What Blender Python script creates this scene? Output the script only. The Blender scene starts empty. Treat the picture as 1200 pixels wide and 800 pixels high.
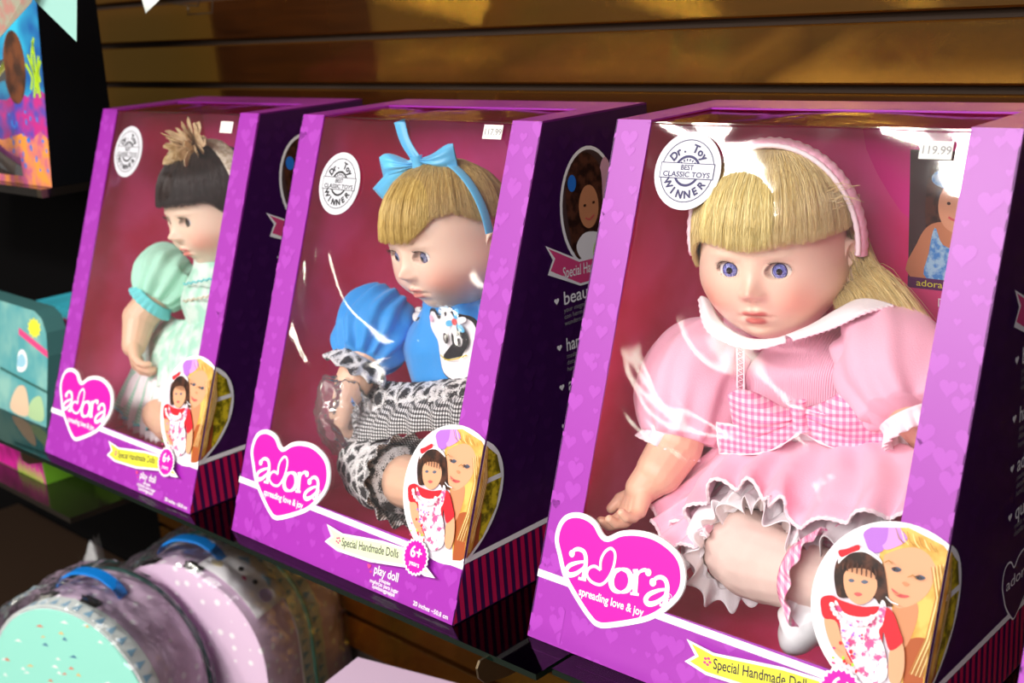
import bpy, bmesh, math, random
from math import sin, cos, pi, radians, hypot, exp, sqrt
from mathutils import Vector, Matrix, noise

random.seed(7)
SC = bpy.context.scene
COL = SC.collection
V3 = Vector

# ------------------------------------------------------------------ camera
CR = V3((0.71119146, 0.69963759, -0.06865816))
CU = V3((-0.14489101, 0.24144679, 0.95953637))
CF = V3((-0.687905, 0.67246613, -0.27308609))
CP = V3((3.34559, -0.65373, 0.55913))
FPX = 1457.8244
cd = bpy.data.cameras.new('camera')
cam = bpy.data.objects.new('camera', cd)
COL.objects.link(cam)
m = Matrix((CR, CU, -CF)).transposed().to_4x4()
m.translation = CP
cam.matrix_world = m
cd.sensor_width = 36.0
cd.lens = FPX / 1200 * 36
cd.clip_start = 0.02
cd.dof.use_dof = True
cd.dof.focus_distance = 1.08
cd.dof.aperture_fstop = 7.0
SC.camera = cam
SC.view_settings.view_transform = 'Standard'
SC.view_settings.look = 'None'
SC.view_settings.gamma = 1.0
SC.view_settings.exposure = -0.1
SC.view_settings.use_curve_mapping = False

# ------------------------------------------------------------------ light
wd = bpy.data.worlds.new('world'); SC.world = wd
wd.use_nodes = True
wd.node_tree.nodes['Background'].inputs[0].default_value = (1.0, 0.93, 0.88, 1)
wd.node_tree.nodes['Background'].inputs[1].default_value = 0.13

def area(name, loc, target, sx, sy, power, col=(1, 0.95, 0.88)):
    l = bpy.data.lights.new(name, 'AREA'); l.shape = 'RECTANGLE'
    l.size = sx; l.size_y = sy; l.energy = power; l.color = col
    o = bpy.data.objects.new(name, l); COL.objects.link(o)
    o.location = loc
    d = V3(target) - V3(loc)
    o.rotation_euler = d.to_track_quat('-Z', 'Y').to_euler()
    return o
# fluorescent ceiling panels running towards the wall
area('ceiling_panel_light', (1.46, -1.56, 1.5), (1.46, -1.56, 0), 0.28, 0.26, 28)
area('ceiling_panel_light', (2.04, -1.54, 1.5), (2.04, -1.54, 0), 0.20, 0.22, 24)
# narrow tube lamps further down the shop; they streak in the varnished wall
area('tube_light', (-2.2, -3.5, 1.5), (-2.2, -3.5, 0), 0.16, 1.2, 30, (1, .93, .8))
area('tube_light', (-0.72, -3.5, 1.5), (-0.72, -3.5, 0), 0.14, 1.2, 22, (1, .93, .8))
area('tube_light', (0.55, -3.5, 1.5), (0.55, -3.5, 0), 0.12, 1.2, 10, (1, .93, .8))
# soft fill added from the right behind the camera, no real source
area('front_fill_light', (3.3, -2.2, 1.5), (2.7, 0.1, 0.15), 1.6, 1.2, 72, (1, 0.97, 0.94))
area('low_fill_light', (2.3, -1.5, -0.35), (2.0, 0.3, -0.30), 0.9, 0.4, 8, (1, 0.93, 0.8))  # added low fill that brightens the cases and the wall below the shelf
area('overhead_fill_light', (2.0, -2.9, 2.6), (2.2, 0.1, 0.1), 1.0, 1.0, 30, (1, 0.95, 0.9))  # added overhead fill for the box fronts, no known lamp there

# ------------------------------------------------------------------ helpers
def s2l(c):
    c = c / 255.0
    return c / 12.92 if c <= 0.04045 else ((c + 0.055) / 1.055) ** 2.4
def rgb(r, g, b): return (s2l(r), s2l(g), s2l(b), 1.0)

MATS = {}
def mat(name, col, rough=0.5, **kw):
    if name in MATS: return MATS[name]
    mt = bpy.data.materials.new(name); mt.use_nodes = True
    b = mt.node_tree.nodes['Principled BSDF']
    b.inputs['Base Color'].default_value = col
    b.inputs['Roughness'].default_value = rough
    for k, v in kw.items():
        b.inputs[k.replace('_', ' ')].default_value = v
    MATS[name] = mt
    return mt
def nt(mt): return mt.node_tree.nodes, mt.node_tree.links, mt.node_tree.nodes['Principled BSDF']

def bump(mt, scale=200, dist=0.0005, kind='noise', strength=1.0):
    n, l, b = nt(mt)
    tc = n.new('ShaderNodeTexCoord')
    if kind == 'noise':
        t = n.new('ShaderNodeTexNoise'); t.inputs['Scale'].default_value = scale; t.inputs['Detail'].default_value = 3
        out = t.outputs['Fac']
    else:
        t = n.new('ShaderNodeTexWave'); t.inputs['Scale'].default_value = scale
        t.bands_direction = kind; out = t.outputs['Fac']
    l.new(tc.outputs['Object'], t.inputs['Vector'])
    bp = n.new('ShaderNodeBump'); bp.inputs['Distance'].default_value = dist; bp.inputs['Strength'].default_value = strength
    l.new(out, bp.inputs['Height']); l.new(bp.outputs['Normal'], b.inputs['Normal'])
    return mt
def colmix(mt, fac_socket, c1, c2):
    n, l, b = nt(mt)
    mx = n.new('ShaderNodeMix'); mx.data_type = 'RGBA'
    mx.inputs[6].default_value = c1; mx.inputs[7].default_value = c2
    l.new(fac_socket, mx.inputs[0]); l.new(mx.outputs[2], b.inputs['Base Color'])
    return mx
def math_(n, l, op, a, b=None):
    x = n.new('ShaderNodeMath'); x.operation = op
    for i, q in enumerate((a, b)):
        if q is None: continue
        if isinstance(q, (int, float)): x.inputs[i].default_value = q
        else: l.new(q, x.inputs[i])
    return x.outputs[0]
def objxyz(mt):
    n, l, b = nt(mt)
    tc = n.new('ShaderNodeTexCoord'); sp = n.new('ShaderNodeSeparateXYZ')
    l.new(tc.outputs['Object'], sp.inputs[0])
    return tc.outputs['Object'], sp.outputs

def noisemat(name, c1, c2, scale, rough=0.6, lo=0.4, hi=0.6, detail=3, bumpd=0, **kw):
    mt = mat(name, c1, rough, **kw)
    n, l, b = nt(mt)
    tc = n.new('ShaderNodeTexCoord'); t = n.new('ShaderNodeTexNoise')
    t.inputs['Scale'].default_value = scale; t.inputs['Detail'].default_value = detail
    l.new(tc.outputs['Object'], t.inputs['Vector'])
    mr = n.new('ShaderNodeMapRange'); mr.inputs[1].default_value = lo; mr.inputs[2].default_value = hi
    l.new(t.outputs['Fac'], mr.inputs[0])
    colmix(mt, mr.outputs[0], c1, c2)
    if bumpd:
        bp = n.new('ShaderNodeBump'); bp.inputs['Distance'].default_value = bumpd
        l.new(t.outputs['Fac'], bp.inputs['Height']); l.new(bp.outputs['Normal'], b.inputs['Normal'])
    return mt

def film(name, tint=(1, 1, 1, 1), refl=1.0, rough=0.03, wr=6.0, wd_=0.004, milk=0.0):
    mt = bpy.data.materials.new(name); mt.use_nodes = True
    n, l = mt.node_tree.nodes, mt.node_tree.links
    for x in list(n): n.remove(x)
    out = n.new('ShaderNodeOutputMaterial')
    tr = n.new('ShaderNodeBsdfTransparent'); tr.inputs[0].default_value = tint
    gl = n.new('ShaderNodeBsdfGlossy'); gl.inputs['Roughness'].default_value = rough
    fr = n.new('ShaderNodeFresnel'); fr.inputs[0].default_value = 1.5
    tc = n.new('ShaderNodeTexCoord'); t = n.new('ShaderNodeTexNoise')
    t.inputs['Scale'].default_value = wr; t.inputs['Detail'].default_value = 2.5; t.inputs['Distortion'].default_value = 0.6
    l.new(tc.outputs['Object'], t.inputs['Vector'])
    bp = n.new('ShaderNodeBump'); bp.inputs['Distance'].default_value = wd_
    l.new(t.outputs['Fac'], bp.inputs['Height'])
    l.new(bp.outputs[0], gl.inputs['Normal']); l.new(bp.outputs[0], fr.inputs['Normal'])
    fm = n.new('ShaderNodeMath'); fm.operation = 'MULTIPLY'; fm.inputs[1].default_value = refl; fm.use_clamp = True
    l.new(fr.outputs[0], fm.inputs[0])
    mx = n.new('ShaderNodeMixShader')
    l.new(fm.outputs[0], mx.inputs[0]); l.new(tr.outputs[0], mx.inputs[1]); l.new(gl.outputs[0], mx.inputs[2])
    if milk:
        df = n.new('ShaderNodeBsdfTranslucent'); df.inputs[0].default_value = (1, 1, 1, 1)
        d2 = n.new('ShaderNodeBsdfDiffuse'); d2.inputs[0].default_value = (.9, .9, .92, 1)
        ad = n.new('ShaderNodeMixShader'); l.new(df.outputs[0], ad.inputs[1]); l.new(d2.outputs[0], ad.inputs[2])
        m2 = n.new('ShaderNodeMixShader'); m2.inputs[0].default_value = milk
        l.new(mx.outputs[0], m2.inputs[1]); l.new(ad.outputs[0], m2.inputs[2]); l.new(m2.outputs[0], out.inputs[0])
    else:
        l.new(mx.outputs[0], out.inputs[0])
    MATS[name] = mt
    return mt

class MB:
    """collects faces with a material each; build() links them as ONE mesh object"""
    def __init__(s): s.v = []; s.f = []; s.m = []; s.slots = []; s.smooth = []
    def slot(s, mt):
        if mt not in s.slots: s.slots.append(mt)
        return s.slots.index(mt)
    def add(s, vs, fs, mt, smooth=False):
        o = len(s.v); s.v.extend([tuple(p) for p in vs]); k = s.slot(mt)
        for f in fs: s.f.append(tuple(i + o for i in f)); s.m.append(k); s.smooth.append(smooth)
        return o
    def box(s, a, b, mt):
        x0, y0, z0 = a; x1, y1, z1 = b
        s.hexa([(x0, y0, z0), (x1, y0, z0), (x1, y1, z0), (x0, y1, z0), (x0, y0, z1), (x1, y0, z1), (x1, y1, z1), (x0, y1, z1)], mt)
    def hexa(s, p, mt):
        s.add(p, [(0, 3, 2, 1), (4, 5, 6, 7), (0, 1, 5, 4), (1, 2, 6, 5), (2, 3, 7, 6), (3, 0, 4, 7)], mt)
    def prism(s, pts, d, mt, smooth=False):
        """flat outline pts (3D) pushed along d"""
        n = len(pts); d = V3(d)
        q = [V3(p) for p in pts] + [V3(p) + d for p in pts]
        s.add(q, [tuple(range(n - 1, -1, -1)), tuple(range(n, 2 * n))] + [(i, (i + 1) % n, n + (i + 1) % n, n + i) for i in range(n)], mt, smooth)
    def grid(s, fn, nu, nv, mt, smooth=True, cu=False, cv=False):
        vs = [fn(i / (nu if cu else nu - 1), j / (nv if cv else nv - 1)) for j in range(nv) for i in range(nu)]
        fs = []
        for j in range(nv if cv else nv - 1):
            for i in range(nu if cu else nu - 1):
                a = j * nu + i; b = j * nu + (i + 1) % nu; c = ((j + 1) % nv) * nu + (i + 1) % nu; d = ((j + 1) % nv) * nu + i
                fs.append((a, b, c, d))
        return s.add(vs, fs, mt, smooth)
    def tube(s, path, r, mt, n=8, closed=False):
        path = [V3(p) for p in path]; N = len(path)
        rr = r if callable(r) else (lambda w: r)
        rings = []; up = V3((0, 0, 1)); prev = None
        for i, p in enumerate(path):
            a = path[(i - 1) % N] if closed else path[max(i - 1, 0)]
            b = path[(i + 1) % N] if closed else path[min(i + 1, N - 1)]
            t = (b - a)
            if t.length < 1e-9: t = V3((0, 0, 1))
            t.normalize()
            if prev is None: sd = t.cross(up) if abs(t.z) < .95 else t.cross(V3((1, 0, 0)))
            else: sd = prev - t * prev.dot(t)
            sd.normalize(); prev = sd; u2 = t.cross(sd)
            R = rr(i / max(N - 1, 1))
            rings.append([p + sd * (R * cos(2 * pi * k / n)) + u2 * (R * sin(2 * pi * k / n)) for k in range(n)])
        vs = [q for rg in rings for q in rg]; fs = []
        for i in range(N if closed else N - 1):
            j = (i + 1) % N
            for k in range(n): fs.append((i * n + k, i * n + (k + 1) % n, j * n + (k + 1) % n, j * n + k))
        if not closed: fs += [tuple(range(n - 1, -1, -1)), tuple((N - 1) * n + k for k in range(n))]
        s.add(vs, fs, mt, True)
    def ball(s, c, rad, mt, nu=24, nv=16, rot=None):
        if not hasattr(rad, '__len__'): rad = (rad,) * 3
        def fn(a, b):
            t = b * pi; p = V3((rad[0] * sin(t) * cos(2 * pi * a), rad[1] * sin(t) * sin(2 * pi * a), rad[2] * cos(t)))
            if rot: p = rot @ p
            return V3(c) + p
        s.grid(fn, nu, nv, mt, True, cu=True)
    def build(s, name, parent=None):
        me = bpy.data.meshes.new(name)
        me.from_pydata(s.v, [], s.f)
        for k in s.slots: me.materials.append(k)
        me.polygons.foreach_set('material_index', s.m)
        me.polygons.foreach_set('use_smooth', s.smooth)
        me.update()
        o = bpy.data.objects.new(name, me); COL.objects.link(o)
        if parent: o.parent = parent
        return o

def solid(o, t=0.001, off=0):
    md = o.modifiers.new('solid', 'SOLIDIFY'); md.thickness = t; md.offset = off
    return o
def tag(o, label, cat, group=None):
    o['label'] = label; o['category'] = cat
    if group: o['group'] = group
    return o
def struct(o): o['kind'] = 'structure'; return o
def empty(name, loc=(0, 0, 0), rz=0):
    o = bpy.data.objects.new(name, None); COL.objects.link(o)
    o.empty_display_size = 0.02
    o.location = loc; o.rotation_euler = (0, 0, rz)
    return o

def crom(pts, n, closed=False):
    P = [V3((*p, 0)) if len(p) == 2 else V3(p) for p in pts]; N = len(P); out = []
    segs = N if closed else N - 1
    for i in range(segs):
        if closed: a, b, c, d = P[(i - 1) % N], P[i], P[(i + 1) % N], P[(i + 2) % N]
        else: a, b, c, d = P[max(i - 1, 0)], P[i], P[i + 1], P[min(i + 2, N - 1)]
        for k in range(n):
            t = k / n
            out.append(.5 * ((2 * b) + (c - a) * t + (2 * a - 5 * b + 4 * c - d) * t * t + (3 * b - a - 3 * c + d) * t ** 3))
    if not closed: out.append(P[-1])
    return out
def resample(pts, n):
    P = crom(pts, 12); L = [0]
    for a, b in zip(P, P[1:]): L.append(L[-1] + (b - a).length)
    out = []; j = 0
    for i in range(n):
        d = L[-1] * i / (n - 1)
        while j < len(L) - 2 and L[j + 1] < d: j += 1
        t = (d - L[j]) / max(L[j + 1] - L[j], 1e-9)
        out.append(P[j].lerp(P[j + 1], min(max(t, 0), 1)))
    return out
def sm2(pts, n=5, closed=True): return [(p.x, p.y) for p in crom(pts, n, closed)]

def clip(pts, ax, val, keep_less):
    out = []; n = len(pts)
    for i in range(n):
        a, b = pts[i], pts[(i + 1) % n]
        ia = (a[ax] <= val) == keep_less; ib = (b[ax] <= val) == keep_less
        if ia: out.append(a)
        if ia != ib:
            t = (val - a[ax]) / (b[ax] - a[ax])
            out.append((a[0] + (b[0] - a[0]) * t, a[1] + (b[1] - a[1]) * t))
    return out

_gl = {}
def glyphs(txt, size, bold=0.0):
    key = (txt, bold)
    if key not in _gl:
        c = bpy.data.curves.new('t', 'FONT'); c.body = txt; c.size = 1; c.offset = bold; c.resolution_u = 4
        o = bpy.data.objects.new('t', c); COL.objects.link(o)
        dg = bpy.context.evaluated_depsgraph_get()
        e = o.evaluated_get(dg); me = e.to_mesh()
        vs = [(v.co.x, v.co.y) for v in me.vertices]; fs = [tuple(p.vertices) for p in me.polygons]
        e.to_mesh_clear(); bpy.data.objects.remove(o); bpy.data.curves.remove(c)
        w = max([v[0] for v in vs], default=.3)
        _gl[key] = (vs, fs, w)
    vs, fs, w = _gl[key]
    return [(x * size, y * size) for x, y in vs], fs, w * size

class Flat:
    """printed artwork on a surface: fn(a, b, h) -> 3D point, h above the surface"""
    def __init__(s, fn, mb): s.fn = fn; s.mb = mb; s.h = 0.0001
    def poly(s, pts, mt, layer=1):
        if len(pts) < 3: return
        s.mb.add([s.fn(a, b, layer * s.h) for a, b in pts], [tuple(range(len(pts)))], mt)
    def ell(s, a, b, ra, rb, mt, layer=1, n=28, rot=0):
        s.poly([(a + ra * cos(t) * cos(rot) - rb * sin(t) * sin(rot), b + ra * cos(t) * sin(rot) + rb * sin(t) * cos(rot)) for t in [2 * pi * i / n for i in range(n)]], mt, layer)
    def stroke(s, pts, w, mt, layer=1, smooth=6):
        P = crom(pts, smooth); n = len(P)
        ww = w if callable(w) else (lambda t: w)
        A = []; B = []
        for i, p in enumerate(P):
            t = (P[min(i + 1, n - 1)] - P[max(i - 1, 0)]); t.normalize()
            nn = V3((-t.y, t.x, 0)); h = ww(i / (n - 1)) / 2
            A.append(p + nn * h); B.append(p - nn * h)
        vs = [s.fn(p.x, p.y, layer * s.h) for p in A + B]
        s.mb.add(vs, [(i, i + 1, n + i + 1, n + i) for i in range(n - 1)], mt)
    def ring(s, a, b, ra, rb, w, mt, layer=1, n=40):
        vs = []
        for i in range(n):
            t = 2 * pi * i / n
            vs.append(s.fn(a + ra * cos(t), b + rb * sin(t), layer * s.h)); vs.append(s.fn(a + (ra - w) * cos(t), b + (rb - w) * sin(t), layer * s.h))
        s.mb.add(vs, [(2 * i, 2 * ((i + 1) % n), 2 * ((i + 1) % n) + 1, 2 * i + 1) for i in range(n)], mt)
    def text(s, txt, a, b, size, mt, layer=1, align='l', rot=0, bold=0, sx=1, fitw=None):
        vs, fs, w = glyphs(txt, size, bold)
        if fitw: sx = fitw / w
        ox = {'l': 0, 'c': -w * sx / 2, 'r': -w * sx}[align]
        c, sn = cos(rot), sin(rot)
        q = []
        for x, y in vs:
            x = x * sx + ox
            q.append(s.fn(a + x * c - y * sn, b + x * sn + y * c, layer * s.h))
        s.mb.add(q, fs, mt)
    def arc(s, txt, a, b, r, size, mt, layer, a0, a1, inside=False, bold=0.0):
        n = len(txt)
        for i, ch in enumerate(txt):
            if ch == ' ': continue
            t = a0 + (a1 - a0) * i / (n - 1)
            rot = t - pi / 2 if not inside else t + pi / 2
            s.text(ch, a + r * cos(t), b + r * sin(t), size, mt, layer, 'c', rot, bold)
    def heart(s, a, b, sz, mt, layer=1, rect=None, n=18):
        pts = []
        for i in range(n):
            t = 2 * pi * i / n
            pts.append((a + sz * sin(t) ** 3, b + sz * (13 * cos(t) - 5 * cos(2 * t) - 2 * cos(3 * t) - cos(4 * t)) / 16))
        if rect:
            for ax, val, kl in ((0, rect[0], False), (0, rect[1], True), (1, rect[2], False), (1, rect[3], True)):
                if len(pts) >= 3: pts = clip(pts, ax, val, kl)
        s.poly(pts, mt, layer)
ART = {
'hair_back': [(0.3121, 0.1566), (0.3118, 0.1756), (0.3254, 0.1827), (0.3412, 0.1842), (0.3549, 0.1782), (0.3631, 0.1589), (0.3661, 0.1339), (0.3665, 0.1066), (0.3677, 0.0826), (0.3611, 0.0591), (0.3491, 0.055), (0.3406, 0.0832), (0.3267, 0.1228), (0.3155, 0.1386)],
'girl_face': [(0.3158, 0.1544), (0.3213, 0.1605), (0.3332, 0.1667), (0.3459, 0.1675), (0.3531, 0.1625), (0.3548, 0.1491), (0.3529, 0.1378), (0.3467, 0.1284), (0.3368, 0.1213), (0.3304, 0.1207), (0.3246, 0.1253), (0.3192, 0.1364)],
'girl_neck': [(0.3301, 0.1222), (0.3452, 0.128), (0.3479, 0.1133), (0.342, 0.093), (0.3322, 0.1024)],
'girl_fringe': [(0.3142, 0.154), (0.3167, 0.1673), (0.3282, 0.1763), (0.3426, 0.1767), (0.3538, 0.1672), (0.3559, 0.1555), (0.3483, 0.1628), (0.3382, 0.1656), (0.3276, 0.1621), (0.3187, 0.1567)],
'girl_eyel': [(0.3233, 0.1457), (0.3265, 0.1486), (0.3306, 0.1476), (0.3275, 0.1449)],
'girl_eyer': [(0.3413, 0.1447), (0.3448, 0.1476), (0.349, 0.1463), (0.3455, 0.1438)],
'girl_nose': [(0.3328, 0.1385), (0.3349, 0.1399), (0.3381, 0.1387), (0.3359, 0.1366)],
'girl_mouth': [(0.3257, 0.1327), (0.3318, 0.1307), (0.3399, 0.1308), (0.3355, 0.1281), (0.3297, 0.1286)],
'bow1': [(0.2982, 0.1675), (0.3085, 0.1756), (0.3151, 0.1669), (0.3145, 0.1572), (0.3058, 0.1542), (0.2997, 0.1615)],
'bow2': [(0.3122, 0.1693), (0.3198, 0.1775), (0.3269, 0.1745), (0.3311, 0.1693), (0.3227, 0.1617), (0.315, 0.1589)],
'bow3': [(0.3078, 0.1746), (0.3147, 0.1778), (0.3162, 0.1656), (0.312, 0.1614)],
'dhair': [(0.2853, 0.1176), (0.281, 0.1293), (0.2809, 0.1406), (0.2864, 0.1485), (0.2958, 0.1533), (0.3076, 0.1539), (0.3162, 0.1482), (0.3211, 0.1369), (0.3249, 0.1254), (0.3291, 0.1203), (0.3191, 0.1191), (0.3135, 0.1222), (0.2942, 0.1168), (0.2892, 0.1154)],
'dface': [(0.2885, 0.1329), (0.2934, 0.1387), (0.3066, 0.141), (0.3134, 0.1364), (0.3153, 0.129), (0.3122, 0.1203), (0.3048, 0.1147), (0.2969, 0.116), (0.291, 0.1224)],
'deyel': [(0.2926, 0.1295), (0.2948, 0.1314), (0.2975, 0.1305), (0.2953, 0.1287)],
'deyer': [(0.3026, 0.1311), (0.305, 0.1332), (0.3082, 0.1325), (0.3056, 0.1303)],
'dmouth': [(0.2988, 0.1213), (0.3019, 0.1231), (0.3054, 0.1225), (0.3024, 0.1201)],
'dband': [(0.2828, 0.1395), (0.2832, 0.1469), (0.2907, 0.1528), (0.3021, 0.1557), (0.3129, 0.1521), (0.3162, 0.1482), (0.3116, 0.1502), (0.3019, 0.1528), (0.2921, 0.15), (0.2863, 0.1444)],
'dbow': [(0.2811, 0.1488), (0.2874, 0.152), (0.2954, 0.1569), (0.2974, 0.1537), (0.2913, 0.1498), (0.2845, 0.1448)],
'dress_red': [(0.2745, 0.1113), (0.2822, 0.1154), (0.2895, 0.1139), (0.3067, 0.1139), (0.3194, 0.1176), (0.3294, 0.1173), (0.3383, 0.1043), (0.3412, 0.0974), (0.333, 0.0894), (0.3259, 0.1006), (0.3273, 0.0759), (0.3061, 0.0724), (0.2911, 0.0966), (0.2796, 0.0973), (0.2757, 0.1035)],
'dress_wht': [(0.2862, 0.113), (0.2946, 0.1057), (0.3081, 0.1064), (0.3187, 0.1126), (0.3209, 0.1227), (0.3249, 0.1191), (0.3248, 0.1065), (0.3228, 0.0996), (0.33, 0.0877), (0.3346, 0.072), (0.3295, 0.0641), (0.3185, 0.0605), (0.3077, 0.0729), (0.2967, 0.0854), (0.2927, 0.0971), (0.2866, 0.1066)],
'darml': [(0.2794, 0.0981), (0.2891, 0.0977), (0.2967, 0.0854), (0.3074, 0.0744), (0.3048, 0.0703), (0.2935, 0.0748), (0.2846, 0.085)],
'darmr': [(0.3336, 0.0904), (0.3414, 0.0967), (0.3457, 0.0818), (0.3441, 0.0688), (0.337, 0.0681), (0.3337, 0.0811)],
'hairstrand': [(0.353, 0.1716), (0.3597, 0.1779), (0.3659, 0.1521), (0.3669, 0.1128), (0.3664, 0.0731), (0.3605, 0.0711), (0.3591, 0.1043), (0.3582, 0.1347)],
'sweater': [(0.3405, 0.0925), (0.3468, 0.1022), (0.3591, 0.1043), (0.3676, 0.0917), (0.367, 0.0611), (0.3491, 0.055), (0.3453, 0.0754)],
'A_a1hook': [(0.0351, 0.0837), (0.037, 0.0873), (0.042, 0.0894), (0.0481, 0.0881), (0.0513, 0.0821), (0.052, 0.0732), (0.0523, 0.0655)],
'A_a1bowl': [(0.0509, 0.0808), (0.0427, 0.0776), (0.0349, 0.073), (0.0324, 0.0677), (0.0361, 0.0651), (0.0429, 0.0678), (0.0487, 0.0731), (0.0512, 0.0773)],
'A_a1foot': [(0.0467, 0.0649), (0.0554, 0.0657)],
'A_d1': [(0.0684, 0.0779), (0.0618, 0.0794), (0.0561, 0.0761), (0.0552, 0.0699), (0.0611, 0.0657), (0.0698, 0.0654), (0.0754, 0.0693), (0.0796, 0.0773), (0.0815, 0.087), (0.0804, 0.0956), (0.0753, 0.0985), (0.0699, 0.0941), (0.0671, 0.0862), (0.0684, 0.0779)],
'A_o': [(0.0896, 0.0844), (0.0834, 0.0801), (0.0814, 0.0721), (0.0854, 0.0658), (0.0934, 0.0654), (0.1002, 0.0699), (0.1018, 0.0776), (0.0972, 0.084), (0.0896, 0.0844)],
'A_rstem': [(0.105, 0.087), (0.1062, 0.0774), (0.1074, 0.0678)],
'A_rfoot': [(0.103, 0.067), (0.1117, 0.0684)],
'A_rtop': [(0.1016, 0.0861), (0.1067, 0.0877)],
'A_rarm': [(0.1064, 0.0804), (0.1082, 0.0864), (0.1133, 0.0898), (0.1173, 0.0888)],
'A_a2hook': [(0.1233, 0.082), (0.1253, 0.0857), (0.13, 0.0881), (0.1351, 0.0869), (0.138, 0.0817), (0.1384, 0.0747), (0.1386, 0.0673)],
'A_a2bowl': [(0.1376, 0.0802), (0.1301, 0.077), (0.122, 0.0715), (0.1193, 0.0661), (0.123, 0.0637), (0.1297, 0.0665), (0.1355, 0.0721), (0.138, 0.0767)],
'A_a2foot': [(0.1336, 0.0662), (0.1418, 0.0668)],
'ribbon': [(0.1684, 0.0471), (0.1941, 0.0441), (0.2249, 0.0464), (0.2566, 0.0519), (0.2869, 0.0583), (0.3177, 0.0585), (0.3365, 0.0379), (0.3143, 0.0423), (0.2917, 0.0397), (0.2409, 0.0283), (0.202, 0.0257), (0.1714, 0.0301), (0.18, 0.0376)],
}

# ------------------------------------------------------------------ materials
WHITE = mat('white_print', rgb(246, 244, 248), .45)
def xyz_h():  # subtle brown wood with soft grain
    mt = mat('slatwall_wood', rgb(120, 70, 22), .30)
    n, l, b = nt(mt)
    tc = n.new('ShaderNodeTexCoord'); mp = n.new('ShaderNodeMapping'); mp.inputs['Scale'].default_value = (3, 3, 40)
    l.new(tc.outputs['Object'], mp.inputs[0])
    t = n.new('ShaderNodeTexNoise'); t.inputs['Scale'].default_value = 3; t.inputs['Detail'].default_value = 5
    l.new(mp.outputs[0], t.inputs['Vector'])
    colmix(mt, t.outputs['Fac'], rgb(46, 20, 2), rgb(78, 38, 5))
    # brushed varnish: fine horizontal ripples spread highlights up and down
    g = n.new('ShaderNodeNewGeometry'); wn = n.new('ShaderNodeTexWhiteNoise'); l.new(tc.outputs['Object'], wn.inputs['Vector'])
    cz = n.new('ShaderNodeCombineXYZ'); l.new(math_(n, l, 'MULTIPLY', math_(n, l, 'SUBTRACT', wn.outputs['Value'], .5), .27), cz.inputs[2])
    va = n.new('ShaderNodeVectorMath'); va.operation = 'ADD'; l.new(g.outputs['Normal'], va.inputs[0]); l.new(cz.outputs[0], va.inputs[1])
    vn = n.new('ShaderNodeVectorMath'); vn.operation = 'NORMALIZE'; l.new(va.outputs[0], vn.inputs[0])
    gl = n.new('ShaderNodeBsdfGlossy'); gl.inputs['Color'].default_value = (1, .55, .07, 1); gl.inputs['Roughness'].default_value = .05; l.new(vn.outputs[0], gl.inputs['Normal'])
    ms = n.new('ShaderNodeMixShader'); ms.inputs[0].default_value = .42; out = n['Material Output']
    l.new(b.outputs[0], ms.inputs[1]); l.new(gl.outputs[0], ms.inputs[2]); l.new(ms.outputs[0], out.inputs[0])
    b.inputs['Roughness'].default_value = 0.42
    b.inputs['Specular IOR Level'].default_value = .2
    return mt
WOOD = xyz_h()
GROOVE = mat('groove_dark', rgb(38, 24, 14), .9)
BLACK = mat('black_board', rgb(3, 2, 3), .9, Specular_IOR_Level=.1)

def glassmat():
    mt = bpy.data.materials.new('shelf_glass'); mt.use_nodes = True
    n, l = mt.node_tree.nodes, mt.node_tree.links
    for x in list(n): n.remove(x)
    out = n.new('ShaderNodeOutputMaterial'); tr = n.new('ShaderNodeBsdfTransparent'); tr.inputs[0].default_value = (.80, .84, .81, 1)
    gl = n.new('ShaderNodeBsdfGlossy'); gl.inputs['Roughness'].default_value = .04
    fr = n.new('ShaderNodeFresnel'); fr.inputs[0].default_value = 1.5
    mx = n.new('ShaderNodeMixShader'); l.new(fr.outputs[0], mx.inputs[0]); l.new(tr.outputs[0], mx.inputs[1]); l.new(gl.outputs[0], mx.inputs[2])
    l.new(mx.outputs[0], out.inputs[0]); return mt
GLASS = glassmat()
GEDGE = mat('glass_edge', rgb(6, 22, 16), .12)
STEEL = mat('bracket_steel', rgb(120, 105, 85), .3, Metallic=.9)
DARKSTEEL = mat('dark_steel', rgb(60, 50, 44), .35, Metallic=.8)

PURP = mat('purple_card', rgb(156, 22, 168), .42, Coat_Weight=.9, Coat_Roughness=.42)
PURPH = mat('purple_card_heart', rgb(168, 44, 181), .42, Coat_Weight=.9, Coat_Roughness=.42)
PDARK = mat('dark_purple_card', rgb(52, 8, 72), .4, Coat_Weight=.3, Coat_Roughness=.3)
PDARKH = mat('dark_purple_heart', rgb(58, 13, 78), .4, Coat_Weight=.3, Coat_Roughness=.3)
MAG = mat('magenta_print', rgb(232, 0, 170), .4, Coat_Weight=.3, Coat_Roughness=.3)
STRIPE = mat('crimson_stripe', rgb(190, 10, 80), .45)
YEL = mat('yellow_print', rgb(232, 228, 60), .45)
LIME = mat('pale_lime_print', rgb(226, 240, 190), .45)
PINKP = mat('pink_print', rgb(222, 70, 130), .45)
INK = mat('dark_ink', rgb(40, 14, 50), .5)
SILVER = mat('silver_sticker', rgb(212, 212, 220), .4)
NAVYINK = mat('navy_ink', rgb(44, 38, 92), .5)
BLKINK = mat('black_ink', rgb(30, 28, 32), .5)
CREAMST = mat('price_paper', rgb(240, 238, 232), .6)
GREYINK = mat('grey_ink', rgb(150, 148, 150), .6)
LINER = noisemat('magenta_liner', rgb(236, 30, 112), rgb(250, 92, 172), 7, .4, .35, .65, 4)
LINERHOT = mat('hot_pink_liner', rgb(246, 40, 160), .45)
LINERRED = noisemat('crimson_liner', rgb(232, 26, 96), rgb(248, 76, 144), 9, .4)
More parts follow.
